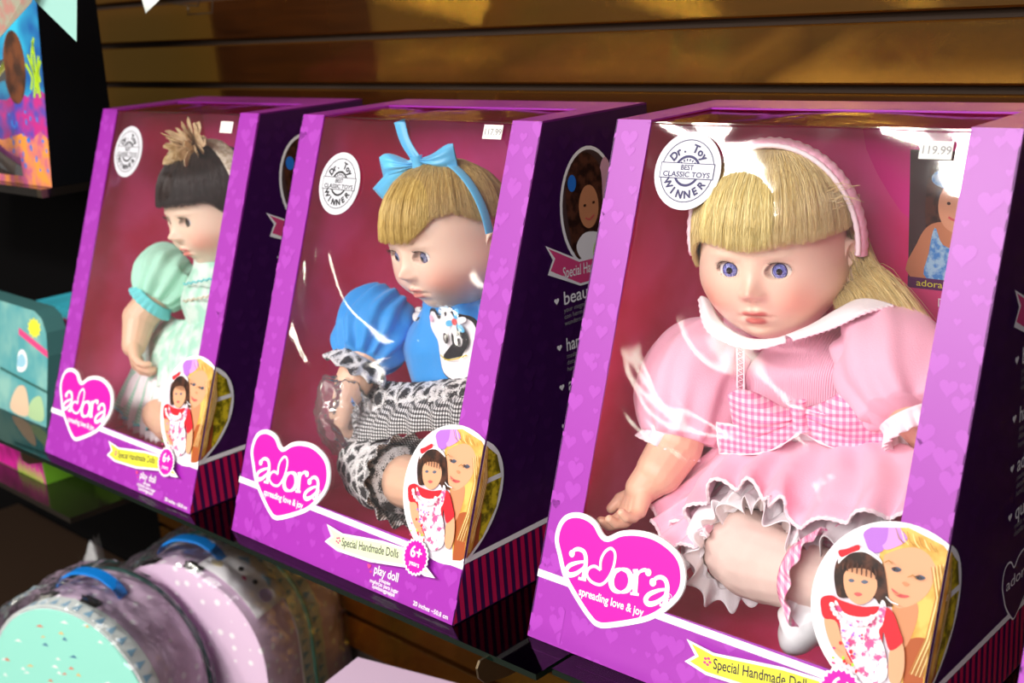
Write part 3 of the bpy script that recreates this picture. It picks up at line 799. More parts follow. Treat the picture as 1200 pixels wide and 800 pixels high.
def smst(a, b, x):
    t = min(max((x - a) / (b - a), 0), 1); return t * t * (3 - 2 * t)
def g2(x, z, cx, cz, sx, sz): return exp(-((x - cx) / sx) ** 2 - ((z - cz) / sz) ** 2)

EYX, EYZ = .0212, -.0125
def head_pt(d):
    """unit direction -> point of the head, face towards -y, before placing"""
    x = d.x * .0605; y = d.y * .066; z = d.z * (.064 if d.z > 0 else .079)
    # full cheeks, round chin
    k = 1 + .13 * exp(-((z + .034) / .022) ** 2) - .06 * smst(-.060, -.080, z)
    x *= k
    if y < 0:
        f = smst(0, -.030, y); ax = abs(x)
        y *= 1 - .05 * exp(-(ax / .05) ** 2) * f
        q = 0
        q += .0030 * exp(-((z - .022) / .018) ** 2) * exp(-(ax / .035) ** 2)          # forehead
        q -= .0030 * g2(ax, z, EYX - .003, EYZ + .001, .0125, .0085)                    # sockets
        q += .0018 * g2(ax, z, EYX, EYZ + .0115, .014, .004)                             # brow
        q += .0022 * g2(ax, z, 0, EYZ - .004, .0080, .012)                              # bridge
        q += .0105 * g2(ax, z, 0, -.0290, .0064, .0060)                                  # nose tip
        q += .0040 * g2(ax, z, 0, -.0235, .0066, .0085)
        q += .0050 * g2(ax, z, .0072, -.0312, .0040, .0036)                              # wings
        q -= .0030 * g2(ax, z, .0036, -.0352, .0022, .0014)                              # nostrils
        q += .0048 * g2(ax, z, 0, -.0490, .0185, .0125)                                  # muzzle
        q -= .0010 * g2(ax, z, 0, -.0400, .0018, .0035)                                  # philtrum
        up = -.0458 + .0012 * exp(-((ax - .0035) / .003) ** 2) - .16 * max(ax - .006, 0)
        q += .0044 * g2(ax, z, 0, up, .0100, .0022)                                      # upper lip
        q += .0056 * g2(ax, z, 0, -.0528, .0078, .0030)                                  # lower lip
        q -= .0034 * g2(ax, z, 0, -.0490 - .05 * max(ax - .008, 0), .0120, .0012)        # mouth line
        q -= .0022 * g2(ax, z, .0134, -.0497, .0026, .0030)                              # corners
        q -= .0024 * g2(ax, z, 0, -.0590, .010, .0026)
        q += .0052 * g2(ax, z, 0, -.0680, .014, .0070)                                   # chin
        q += .0062 * g2(ax, z, .0320, -.0420, .0160, .0160)                              # cheeks
        # lid opening
        e = almond(ax, z)
        q -= .0060 * smst(-.06, .10, e) * f
        q += .0010 * exp(-((e + .16) / .14) ** 2) * (1 if abs(ax - EYX) < .014 else 0)
        y -= q * f
    return V3((x, y, z))
def almond(ax, z):
    dx = (ax - EYX) / .0100
    zz = z - EYZ - .0006 * dx
    b = .0066 if zz > 0 else .0056
    return 1 - dx * dx - (zz / b) ** 2

def head(name, M, parent, skin, lip, blush):
    me_v = []; N, K = 190, 240
    def fn(u, w):
        t = pi * (.62 * w + .38 * w ** 2.2)
        ph = 2 * pi * u
        d = V3((sin(t) * cos(ph), -cos(t), sin(t) * sin(ph)))
        # turn the dense pole towards the middle of the face
        a = -.40
        d = V3((d.x, d.y * cos(a) - d.z * sin(a), d.y * sin(a) + d.z * cos(a)))
        return head_pt(d)
    mb = MB(); mb.grid(fn, K, N, VINYL, True, cu=True)
    raw = [V3(p) for p in mb.v]
    for sx in (-1, 1):   # ears: a cupped disc with a rolled rim
        def ear(u, w):
            t = 2 * pi * u; r = w
            rim = exp(-((r - .80) / .16) ** 2) * .0042 - .0035 * exp(-((r - .42) / .22) ** 2) + .0030 * exp(-(r / .2) ** 2)
            ly = r * cos(t) * .0118; lz = r * sin(t) * .0195 * (1.05 if sin(t) > 0 else .92)
            th = (1 - smst(.85, 1.0, r)) * .0052
            tilt = radians(32)
            n0 = th + rim
            return V3((sx * (.0605 + n0 * cos(tilt) + (ly + .004) * sin(tilt) * 1.0 - .003), .004 + ly * cos(tilt) - 0 * n0, -.017 + lz))
        mb.grid(ear, 36, 16, VINYL, True, cu=True)
    for i, p in enumerate(mb.v): mb.v[i] = tuple(M @ V3(p))
    o = mb.build(name, parent)
    ca = o.data.color_attributes.new('paint', 'FLOAT_COLOR', 'POINT')
    sk, lp, bl = [V3(c[:3]) for c in (skin, lip, blush)]
    dat = []
    for i in range(len(mb.v)):
        c = sk.copy()
        if i < len(raw):
            p = raw[i]; ax = abs(p.x)
            if p.y < 0:
                c = c.lerp(bl, .62 * g2(ax, p.z, .037, -.039, .019, .016))
                c = c.lerp(bl, .25 * g2(ax, p.z, 0, -.0290, .008, .006))
                m_ = max(smst(.25, .75, exp(-((ax) / .0118) ** 4 - ((p.z + .0462) / .0031) ** 2)), smst(.25, .75, exp(-((ax) / .0100) ** 4 - ((p.z + .0527) / .0040) ** 2)))
                c = c.lerp(lp, .95 * m_)
                ea = almond(ax, p.z)
                c = c.lerp(V3((.12, .06, .05)), .9 * exp(-((ea - .0) / .16) ** 2) * (1 if p.z > EYZ else .35))
        dat += [c.x, c.y, c.z, 1]
    ca.data.foreach_set('color', dat)
    return o

def eye(M, sx, iris, look, parent):
    R_ = .0112
    c = V3((sx * EYX, head_pt(V3((sx * .36, -.92, -.17)).normalized()).y + .0118 - .0062, EYZ - .0002))
    mb = MB()
    lk = V3((look[0], -1, look[1])).normalized(); q = V3((0, -1, 0)).rotation_difference(lk).to_matrix()
    rings = [(0, EYEP), (.0026, EYEP), (.00275, iris), (.0056, iris), (.0058, IRIS_RIM), (.0064, IRIS_RIM), (.0067, EYEW)]
    angs = [math.asin(r / R_) for r, _ in rings] + [.9, 1.2, 1.6]
    mats = [m_ for _, m_ in rings[1:]] + [EYEW] * 3
    n = 40; prev = None
    for k in range(len(angs) - 1):
        vs = []
        for a in (angs[k], angs[k + 1]):
            for i in range(n):
                t = 2 * pi * i / n; p = V3((R_ * sin(a) * cos(t), -R_ * cos(a) - (.0007 * max(0, 1 - (a / .56) ** 2)), R_ * sin(a) * sin(t)))
                vs.append(M @ (c + q @ p))
        mb.add(vs, [(i, (i + 1) % n, n + (i + 1) % n, n + i) for i in range(n)], mats[k], True)
    o = mb.build('eye', parent)
    return o
def lashes(M, parent):
    mb = MB(); rnd = random.Random(5)
    for sx in (-1, 1):
        for i in range(46):
            dx = -1 + 2 * i / 45
            ax = EYX + dx * .0098; z = EYZ + .0006 * dx + .0066 * sqrt(max(0, 1 - dx * dx)) + .0003
            d = V3((ax / .0605, 0, z / .064 if z > 0 else z / .079)); d.y = -sqrt(max(.01, 1 - d.x ** 2 - d.z ** 2))
            y = head_pt(d.normalized()).y - .0006
            p = V3((sx * ax, y, z)); L_ = rnd.uniform(.0035, .0048)
            mb.tube([M @ p, M @ (p + V3((sx * dx * .0012, -L_ * .7, L_ * .25))), M @ (p + V3((sx * dx * .002, -L_ * 1.0, L_ * .62)))], lambda w: .00016 * (1.1 - w), LASH, 3)
    return mb.build('eyelashes', parent)

def strands(paths, r, mt, name, parent, under=None):
    mb = MB(); k = mb.slot(mt)
    for P in paths:
        n = len(P); o = len(mb.v)
        for i, p in enumerate(P):
            t = (P[min(i + 1, n - 1)] - P[max(i - 1, 0)]); t.normalize()
            a = t.cross(V3((.3, .2, 1))); a.normalize(); b = t.cross(a)
            rr = r * (1 - .75 * (i / (n - 1)) ** 3)
            for j in range(3):
                q = p + a * (rr * cos(2.094 * j)) + b * (rr * sin(2.094 * j)); mb.v.append((q.x, q.y, q.z))
        for i in range(n - 1):
            for j in range(3):
                mb.f.append((o + i * 3 + j, o + i * 3 + (j + 1) % 3, o + i * 3 + 3 + (j + 1) % 3, o + i * 3 + 3 + j)); mb.m.append(k); mb.smooth.append(True)
    if under: under(mb)
    return mb.build(name, parent)

HA, HB = V3((.0635, .0695, .0665)), .076
def scalp(d, off=0):
    return V3((d.x * (HA.x + off), d.y * (HA.y + off), d.z * ((HA.z if d.z > 0 else .072) + off)))
def hair_head(M, mt, seed, az0, az1, zend, nb=1500, nback=1500, endback=-.02, puff=.004, parting=(0, .25), back_az=None, name='hair', parent=None, extra=None, taper=1.0):
    rnd = random.Random(seed); P = []
    crown = V3((parting[0], parting[1], 1)).normalized()
    def path(az, ze, off, n=9, jz=.0):
        d = V3((sin(az), -cos(az), 0))
        zz = ze / (HA.z if ze > 0 else .072); e = (d * sqrt(max(0, 1 - zz * zz)) + V3((0, 0, zz)))
        s_ = (crown + V3((rnd.gauss(0, .05), rnd.gauss(0, .05), 0))).normalized()
        ang = s_.angle(e); ax = s_.cross(e).normalized()
        cl = noise.noise(V3((az * 9, seed, 0))) * .0016
        tw = noise.noise(V3((az * 5, seed + 3, 2))) * .05
        out = []
        for i in range(n):
            t = i / (n - 1)
            q = Matrix.Rotation(ang * t, 3, ax) @ s_
            q = Matrix.Rotation(tw * sin(pi * t), 3, 'Z') @ q
            o_ = off + cl * t + puff * sin(pi * min(t * 1.1, 1)) * .8 + .0012
            p = scalp(q, o_)
            p.x += jz * t * t
            out.append(M @ p)
        return out
    for i in range(nb):
        az = rnd.uniform(az0, az1)
        ze = zend(az) + abs(rnd.gauss(0, .0022)) + .0016 * noise.noise(V3((az * 14, seed, 7)))
        P.append(path(az, ze, rnd.uniform(.0008, .0045)))
    lo, hi = back_az or (az1, 2 * pi + az0)
    for i in range(nback):
        az = rnd.uniform(lo, hi); P.append(path(az, (endback(az) if callable(endback) else endback) + rnd.gauss(0, .003), rnd.uniform(.0005, .0030)))
    def under(mb):
        def fn(u, w):
            az = 2 * pi * u
            a_ = (az + pi) % (2 * pi) - pi
            ze = zend(a_) + .004 if az0 <= a_ <= az1 else ((endback(az) if callable(endback) else endback) + .004)
            d = V3((sin(az), -cos(az), 0)); zz = ze / (HA.z if ze > 0 else .072)
            e = (d * sqrt(max(0, 1 - zz * zz)) + V3((0, 0, zz))); s_ = V3((0, .2, 1)).normalized()
            ang = s_.angle(e); ax = s_.cross(e).normalized(); t = min(w, 1)
            return M @ scalp(Matrix.Rotation(ang * t, 3, ax) @ s_, .0004 + puff * .8 * sin(pi * min(t * 1.1, 1)))
        mb.grid(fn, 72, 14, mt, True, cu=True)
    if extra: P += extra(rnd)
    return strands(P, .00030, mt, name, parent, under)

def limb(name, caps, parent, mt=None, vox=.0011):
    """one continuous surface from tapered capsules (voxel remeshed and smoothed)"""
    mt = mt or LIMB; mb = MB()
    for (a, ra, b, rb) in caps:
        a, b = V3(a), V3(b); d = (b - a); Ln = max(d.length, 1e-5); q = V3((0, 0, 1)).rotation_difference(d.normalized()).to_matrix()
        def fn(u, w):
            th = 2 * pi * u
            if w < .5: ph = w * 2 * pi / 2 ; z0, r = 0, ra; zz = -cos(ph) * ra; rr = sin(ph) * ra
            else: ph = (w - .5) * 2 * pi / 2; zz = Ln + sin(ph) * rb; rr = cos(ph) * rb
            return a + q @ V3((rr * cos(th), rr * sin(th), zz))
        mb.grid(fn, 16, 14, mt, True, cu=True)
    o = mb.build(name, parent)
    r = o.modifiers.new('r', 'REMESH'); r.mode = 'VOXEL'; r.voxel_size = vox; r.use_smooth_shade = True
    s = o.modifiers.new('s', 'SMOOTH'); s.iterations = 5; s.factor = .6
    return o
def hand_caps(wr, d, n, size=1.0, curl=.5, thumb=1, spread=.16, side=None):
    """wr wrist, d direction of the fingers, n direction the back of the hand faces, thumb side +1/-1"""
    d = V3(d).normalized(); n = V3(n); n = (n - d * n.dot(d)).normalized(); s = d.cross(n)
    caps = []; wr = V3(wr); z = size
    pl = .020 * z
    for i, off in enumerate((-1.5, -.5, .5, 1.5)):
        kn = wr + d * (pl + (-.0012 if abs(off) > 1 else .001) * z) + s * (off * .0063 * z)
        caps.append((wr + s * off * .0035 * z + d * .002, .0080 * z, kn, .0054 * z))
        ln = (.0088, .0102, .0098, .0078)[i] * z
        if thumb < 0: ln = (.0078, .0098, .0102, .0088)[i] * z
        dd = (d + s * off * spread * .6).normalized(); p = kn; c = curl
        for k in range(3):
            ax = dd.cross(n)
            dd2 = (Matrix.Rotation(-c * (1 + .25 * k) * (1 + .12 * off), 3, ax) @ dd)
            q = p + dd2 * ln * (1, .8, .65)[k]
            caps.append((p, (.0046, .0042, .0038)[k] * z, q, (.0042, .0038, .0034)[k] * z)); p = q; dd = dd2
    t0 = wr + d * .005 * z - s * thumb * .0075 * z
    t1 = t0 + (d * .55 - s * thumb * .9 - n * .35).normalized() * .0115 * z
    t2 = t1 + (d * .95 - s * thumb * .35 - n * .25).normalized() * .0095 * z
    caps += [(t0, .0064 * z, t1, .0052 * z), (t1, .0050 * z, t2, .0040 * z)]
    return caps

def loft(path, rx, ry, side, mt, mb, n=64, folds=0, amp=0.0, seed=0, capa=True, capb=True, twist=0):
    """closed sections along a path; rx, ry, amp callables of w in 0..1; side = the rx direction"""
    P = resample(path, 34); N = len(P)
    f = lambda q: q if callable(q) else (lambda w: q)
    rx, ry, amp = f(rx), f(ry), f(amp); vs = []
    for i, p in enumerate(P):
        t = (P[min(i + 1, N - 1)] - P[max(i - 1, 0)]).normalized(); s = V3(side); s = (s - t * s.dot(t)).normalized(); u = t.cross(s); w = i / (N - 1)
        for k in range(n):
            a = 2 * pi * k / n
            R_ = 1.0
            dsp = amp(w) * (sin(folds * a + 2.2 * noise.noise(V3((cos(a) * 1.5, sin(a) * 1.5 + seed, w * 2)))) * .6 + .9 * noise.noise(V3((cos(a) * folds * .22, sin(a) * folds * .22 + seed * 3, w * 3)))) if folds else 0
            c_, s_ = cos(a), sin(a)
            q = p + s * c_ * rx(w) + u * s_ * ry(w); nn = (s * c_ * ry(w) + u * s_ * rx(w)); nn = nn.normalized() if nn.length > 1e-9 else s
            vs.append(q + nn * dsp)
    fs = [(i * n + k, i * n + (k + 1) % n, (i + 1) * n + (k + 1) % n, (i + 1) * n + k) for i in range(N - 1) for k in range(n)]
    if capa: fs.append(tuple(range(n - 1, -1, -1)))
    if capb: fs.append(tuple((N - 1) * n + k for k in range(n)))
    mb.add(vs, fs, mt, True)

def sheet(A, B, mt, name, parent, bulge=(0, 0, 0), folds=12, amp=.004, seed=0, nu=160, nv=26, th=.0009, pw=1.0, edge=None, mid=None):
    """cloth hung between curve A (gathered) and curve B (free hem) with folds growing to the hem"""
    PA, PB = resample(A, nu), resample(B, nu); PM = resample(mid, nu) if mid else None
    bl = V3(bulge); hem = []
    mb = MB()
    grid = [[None] * nu for _ in range(nv)]
    for j in range(nv):
        w = j / (nv - 1)
        for i in range(nu):
            u = i / (nu - 1)
            if PM: q = PA[i] * ((1 - w) * (1 - 2 * w)) + PM[i] * (4 * w * (1 - w)) + PB[i] * (w * (2 * w - 1))
            else: q = PA[i].lerp(PB[i], w) + bl * sin(pi * w * .9)
            grid[j][i] = q
    for j in range(nv):
        w = j / (nv - 1)
        for i in range(nu):
            a = grid[j][min(i + 1, nu - 1)] - grid[j][max(i - 1, 0)]; b = grid[min(j + 1, nv - 1)][i] - grid[max(j - 1, 0)][i]
            nn = a.cross(b); nn = nn.normalized() if nn.length > 1e-10 else V3((0, -1, 0))
            if nn.y > 0: nn = -nn
            u = i / (nu - 1)
            ph = 2 * pi * folds * u + 3.0 * noise.noise(V3((u * 4, seed, w * .8)))
            d = amp * (w ** pw) * (sin(ph) + .5 * noise.noise(V3((u * folds * 1.1, seed + 5, w * 2)))) + .0012 * noise.noise(V3((u * 20, w * 6, seed)))
            p = grid[j][i] + nn * d + (b.normalized() * (amp * .35 * w * cos(ph)) if b.length > 1e-9 else V3())
            mb.v.append(tuple(p))
            if j == nv - 1: hem.append(p)
    k = mb.slot(mt)
    for j in range(nv - 1):
        for i in range(nu - 1):
            mb.f.append((j * nu + i, j * nu + i + 1, (j + 1) * nu + i + 1, (j + 1) * nu + i)); mb.m.append(k); mb.smooth.append(True)
    o = mb.build(name, parent); solid(o, th)
    if edge:
        em = MB(); n = len(hem); cyc = n // 2
        em.tube(hem, lambda w: .0014 + .0005 * sin(w * n * 2.0), edge, 6)
        pts = [h + V3((0, -.0012, -.0016 * abs(sin(i * 1.05)))) for i, h in enumerate(hem)]
        em.tube(pts, .0007, edge, 5)
        em.build('lace_edging', o)
    return o

def bow(c, R3, mt, name, parent, w=.040, h=.030, knot=.008, tails=(), trim=None, depth=.010):
    """two pinched loops, a knot and hanging tails; R3 turns bow axes (x across, z up, -y out)"""
    mb = MB(); c = V3(c)
    def tr(p): return c + R3 @ V3(p)
    for sx in (-1, 1):
        def fn(u, w_):
            t = 2 * pi * u
            x = sx * (knot * .3 + w * w_)
            hh = (h * (.22 + .78 * smst(0, .85, w_))) * (1 - .10 * smst(.85, 1, w_))
            thick = depth * sin(pi * min(w_ * 1.02, 1)) ** .7 + .0012
            z = hh * cos(t); y = -thick * sin(t)
            y += .0016 * sin(cos(t) * 9 + sx) * (1 - w_) * 1.4
            z += .0015 * sin(w_ * 5 + sx * 2)
            return tr((x, y, z))
        mb.grid(fn, 48, 18, mt, True, cu=True)
    mb.grid(lambda u, w_: tr((knot * .62 * cos(2 * pi * u) * (1 - .25 * sin(pi * w_)), -depth * .55 * sin(2 * pi * u) - depth * .25, (w_ - .5) * h * 1.05)), 24, 10, mt, True, cu=True)
    o = mb.build(name, parent)
    for (pts, w0, w1) in tails:
        P = resample([tr(p) for p in pts], 16); tm = MB(); vs = []
        for i, p in enumerate(P):
            t = (P[min(i + 1, 15)] - P[max(i - 1, 0)]).normalized(); s = t.cross(R3 @ V3((0, -1, 0))).normalized(); ww = w0 + (w1 - w0) * i / 15
            for k in range(7):
                a = -1 + 2 * k / 6
                vs.append(p + s * (a * ww) + (R3 @ V3((0, -1, 0))) * (.0016 * cos(a * 4) * (1 - i / 20)))
        tm.add(vs, [(i * 7 + k, i * 7 + k + 1, (i + 1) * 7 + k + 1, (i + 1) * 7 + k) for i in range(15) for k in range(6)], mt, True)
        t_ = tm.build('bow_tail', parent); solid(t_, .001)
        if trim:
            em = MB(); em.tube([vs[i * 7] for i in range(16)] + [vs[15 * 7 + k] for k in range(1, 7)] + [vs[i * 7 + 6] for i in range(14, -1, -1)], lambda w: .0011 + .0005 * sin(w * 150), trim, 5); em.build('lace_edging', t_)
    return o

# ---- cloth materials
def gingham(name, c0, c1, c2, s):
    mt = mat(name, c0, .8); n, l, b = nt(mt)
    tc, o = objxyz(mt)
    def band(sock): return math_(n, l, 'GREATER_THAN', math_(n, l, 'FRACT', math_(n, l, 'MULTIPLY', sock, s)), .5)
    xy = math_(n, l, 'ADD', o[0], math_(n, l, 'MULTIPLY', o[1], .6))
    a, c = band(xy), band(o[2])
    sm = math_(n, l, 'MULTIPLY', math_(n, l, 'ADD', a, c), .5)
    cr = n.new('ShaderNodeValToRGB'); cr.color_ramp.interpolation = 'CONSTANT'
    cr.color_ramp.elements[0].color = c0; cr.color_ramp.elements[1].position = .4; cr.color_ramp.elements[1].color = c1
    e = cr.color_ramp.elements.new(.9); e.color = c2
    l.new(sm, cr.inputs[0]); l.new(cr.outputs[0], b.inputs['Base Color'])
    return mt
PINKC = bump(mat('pink_cloth', rgb(250, 188, 210), .75, Sheen_Weight=.3), 900, .0003)
def rib():
    mt = mat('pink_ribbed_cloth', rgb(250, 190, 212), .75); n, l, b = nt(mt); tc, o = objxyz(mt)
    s = math_(n, l, 'SINE', math_(n, l, 'MULTIPLY', o[0], 3600.)); bp = n.new('ShaderNodeBump'); bp.inputs['Distance'].default_value = .00025
    l.new(s, bp.inputs['Height']); l.new(bp.outputs[0], b.inputs['Normal']); return mt
RIBC = rib()
WHTC = bump(mat('white_cloth', rgb(250, 246, 248), .75, Sheen_Weight=.3), 700, .0003)
LACE = mat('white_lace', rgb(255, 236, 242), .8)
TULLE = mat('white_tulle', rgb(250, 244, 246), .6, Transmission_Weight=.0, Alpha=.88)
GING = gingham('pink_gingham', rgb(252, 222, 234), rgb(246, 170, 200), rgb(236, 124, 172), 165)
STOCK = bump(mat('stocking', rgb(236, 208, 196), .7), 1500, .0003)
SHOE = mat('white_shoe_vinyl', rgb(240, 240, 242), .25, Coat_Weight=.4)
def cellmat(name, dark, light, scale, w=.10):
    mt = mat(name, dark, .8); n, l, b = nt(mt)
    tc = n.new('ShaderNodeTexCoord'); v = n.new('ShaderNodeTexVoronoi'); v.feature = 'DISTANCE_TO_EDGE'; v.inputs['Scale'].default_value = scale
    nz = n.new('ShaderNodeTexNoise'); nz.inputs['Scale'].default_value = scale * 1.2
    mx = n.new('ShaderNodeMix'); mx.data_type = 'VECTOR'; mx.inputs[0].default_value = .012
    l.new(tc.outputs['Object'], mx.inputs[4]); l.new(nz.outputs['Color'], mx.inputs[5]); l.new(mx.outputs[1], v.inputs['Vector'])
    g = math_(n, l, 'LESS_THAN', v.outputs['Distance'], w)
    colmix(mt, g, dark, light); return mt
COWC = cellmat('cow_print_cloth', rgb(44, 42, 44), rgb(226, 224, 222), 62, .11)
HOUND = gingham('houndstooth_cloth', rgb(236, 234, 232), rgb(120, 118, 118), rgb(26, 26, 28), 300)
BLUEC = bump(mat('bright_blue_cloth', rgb(36, 148, 226), .6, Sheen_Weight=.3), 600, .0003)
SKYR = mat('sky_blue_ribbon', rgb(96, 190, 236), .35, Sheen_Weight=.3)
MINTC = bump(mat('mint_cloth', rgb(176, 232, 208), .75), 700, .0003)
MINTW = noisemat('mint_white_print', rgb(170, 222, 200), rgb(216, 236, 226), 60, .8)
def mintstripe():
    mt = mat('mint_striped_cloth', rgb(176, 232, 208), .75); n, l, b = nt(mt); tc, o = objxyz(mt)
    s = math_(n, l, 'GREATER_THAN', math_(n, l, 'FRACT', math_(n, l, 'MULTIPLY', math_(n, l, 'ADD', o[2], math_(n, l, 'MULTIPLY', o[0], .35)), 260.)), .6)
    colmix(mt, s, rgb(146, 212, 182), rgb(204, 232, 220)); return mt
MINTS = mintstripe()
AQUA = mat('aqua_trim', rgb(110, 214, 220), .6)
TAN = noisemat('tan_petals', rgb(196, 164, 120), rgb(226, 200, 160), 80, .8)
CREAML = noisemat('cream_lace_band', rgb(236, 226, 206), rgb(196, 180, 150), 260, .8)

def Hm(k, c, az, roll=0, pitch=0, s=1.0):
    """head placing: az turns the face towards +u, roll tips it, pitch raises the face"""
    return Matrix.Translation(V3(c)) @ Matrix.Rotation(az, 4, 'Z') @ Matrix.Rotation(roll, 4, 'Y') @ Matrix.Rotation(-pitch, 4, 'X') @ Matrix.Diagonal((*(s if hasattr(s, '__len__') else (s, s, s)), 1))

def band_path(M, y0, off, a0, a1, n=40, lean=0.0):
    return [M @ V3(((HA.x + off) * sin(a), y0 + lean * cos(a), (HA.z + off) * cos(a) if abs(a) < pi / 2 else .07 * cos(a))) for a in [a0 + (a1 - a0) * i / (n - 1) for i in range(n)]]
def band(M, y0, off, a0, a1, hw, th, mt, name, parent, ruche=0, lean=0.0, bump_=.0012):
    P = band_path(M, y0, off, a0, a1, 120, lean); Y = (M.to_3x3() @ V3((0, 1, 0))).normalized(); C0 = M @ V3((0, y0, 0)); mb = MB()
    N = len(P); n = 20
    vs = []
    for i, p in enumerate(P):
        out = (p - C0); out = (out - Y * out.dot(Y)).normalized()
        k = 1 + (ruche * .16 * sin(i * 1.7)) ; e = 1
        for q in range(n):
            a = 2 * pi * q / n
            r = 1 + ruche * .10 * sin(i * 1.7 + 3 * cos(a))
            vs.append(p + Y * (hw * k * cos(a)) + out * (th * r * sin(a)))
    mb.add(vs, [(i * n + k, i * n + (k + 1) % n, (i + 1) * n + (k + 1) % n, (i + 1) * n + k) for i in range(N - 1) for k in range(n)], mt, True)
    return mb.build(name, parent), P

# ================================================================== doll 3 : pink dress
def doll_pink():
    k = 3; x0, y0, r = BX[k]
    root = empty('doll', (x0, y0, 0), r)
    M = Hm(k, (.137, .198, .334), radians(15), radians(-1), radians(1), (1.0, 1.06, 1.09))
    skin, lip, bl = rgb(246, 214, 190), rgb(200, 96, 88), rgb(236, 142, 118)
    hd = head('head', M, root, skin, lip, bl)
    for sx in (-1, 1): eye(M, sx, IRIS_B, (.06, -.02), hd)
    lashes(M, hd)
    A_ = lambda px, py, v: at(k, px, py, v)
    def loose(rnd):
        P = []
        for i in range(2600):
            t = rnd.random(); a = M @ V3((.060 - .012 * rnd.random(), rnd.uniform(.018, .062), rnd.uniform(-.045, .030))); t2 = rnd.random()
            e = A_(1100 - 118 * t + rnd.gauss(0, 3), 388 - 30 * t * t + rnd.gauss(0, 3), .190 + .045 * t2)
            m1 = A_(1032 - 62 * t + rnd.gauss(0, 2), 318 + 30 * t * t + rnd.gauss(0, 4), .215 + .045 * t2)
            e.z -= .008 * rnd.random()
            P.append([V3(q) for q in resample([a, m1, (m1 + e) / 2 + V3((0, -.004, .010)), e], 10)])
        for i in range(16):   # wisps across the band
            a = M @ V3((.046 + .014 * rnd.random(), -.024 + .01 * rnd.random(), .024 + .022 * rnd.random()))
            P.append(resample([a, a + V3((.012, -.004, .004 + .006 * rnd.random())), a + V3((.019 + .010 * rnd.random(), .0, .001 + .008 * rnd.random()))], 8))
        return P
    ze = lambda az: .006 - .024 * smst(.75, 1.45, -az) + .006 * smst(.7, 1.2, az) - .002 * cos(az * 5)
    hair_head(M, HBLOND, 3, -1.75, 1.95, ze, 4200, 2400, lambda az: -.045, .0045, (0, .10), name='hair', parent=root, extra=loose)
    band(M, .004, .0105, -1.75, 1.72, .0085, .0052, PINKC, 'headband', root, 1, -.006)
    b2, P = band(M, -.0055, .0100, -1.7, 1.7, .0022, .0022, LACE, 'headband_lace', root, 1, -.006)
    # ---- torso
    mb = MB()
    loft([(.172, .225, .135), (.168, .215, .185), (.158, .212, .235), (.148, .205, .262)], lambda w: .066 - .004 * w - .034 * smst(.6, 1, w), lambda w: .048 - .002 * w - .018 * smst(.65, 1, w), (1, 0, 0), RIBC, mb, folds=0)
    bd = mb.build('bodice', root)
    # lace strips down the bodice
    for (p0, p1) in (((868, 408), (868, 492)), ((1008, 385), (1012, 470))):
        em = MB(); v0 = .165
        pts = [A_(p0[0] + (p1[0] - p0[0]) * t / 12, p0[1] + (p1[1] - p0[1]) * t / 12, (.164 if p0[0] < 900 else .170) + .003 * sin(t / 4)) for t in range(13)]
        for s_ in (-.0035, .0035): em.tube([p + V3((s_, 0, 0)) for p in pts], lambda w: .0009 + .0003 * sin(w * 90), LACE, 5)
        em.tube([p + V3((.003 * (1 if i % 2 else -1), 0, 0)) for i, p in enumerate(resample(pts, 26))], .0008, LACE, 4)
        em.build('lace_strip', bd)
    # ---- collar
    def collar(pts_in, pts_out, nm):
        PI_, PO = resample(pts_in, 60), resample(pts_out, 60); mb = MB()
        def fn(u, w):
            i = min(int(u * 59.999), 59); p = PI_[i].lerp(PO[i], w); p = p + V3((0, -.004, .004)) * sin(pi * w)
            if w > .95: p = p + (PO[i] - PI_[i]).normalized() * .0012 * abs(sin(i * .9))
            return p
        mb.grid(fn, 60, 10, WHTC); o = mb.build(nm, root); solid(o, .0014)
        em = MB(); em.tube([p + V3((0, -.001, 0)) for p in PO], lambda w: .0012 + .0005 * sin(w * 110), LACE, 5); em.build('lace_edging', o)
    collar([A_(832, 352, .185), A_(846, 378, .165), A_(875, 396, .155), A_(912, 398, .158), A_(925, 395, .165)],
           [A_(820, 350, .182), A_(828, 384, .155), A_(856, 402, .143), A_(888, 408, .141), A_(922, 400, .148)], 'collar')
    collar([A_(920, 396, .165), A_(945, 384, .175), A_(975, 366, .185), A_(1000, 352, .200)],
           [A_(930, 398, .148), A_(975, 384, .155), A_(1015, 366, .168), A_(1048, 358, .190)], 'collar')
    # ---- sleeves
    mb = MB()
    loft([A_(848, 400, .205), A_(820, 432, .180), A_(806, 470, .160), A_(795, 514, .142)], lambda w: .020 + .030 * sin(pi * (w * .82 + .08)) ** .7 - .001, lambda w: .020 + .030 * sin(pi * (w * .82 + .08)) ** .7, (1, .3, 0), PINKC, mb, 90, 11, lambda w: .0030 + .0026 * abs(w - .5) * 2, 2)
    mb.build('sleeve', root)
    mb = MB()
    loft([A_(1010, 402, .205), A_(1042, 420, .190), A_(1054, 450, .170), A_(1060, 486, .150)], lambda w: .018 + .030 * sin(pi * (w * .82 + .08)) ** .7, lambda w: .018 + .028 * sin(pi * (w * .82 + .08)) ** .7, (1, .3, 0), PINKC, mb, 90, 9, lambda w: .0026 + .0026 * abs(w - .5) * 2, 4)
    mb.build('sleeve', root)
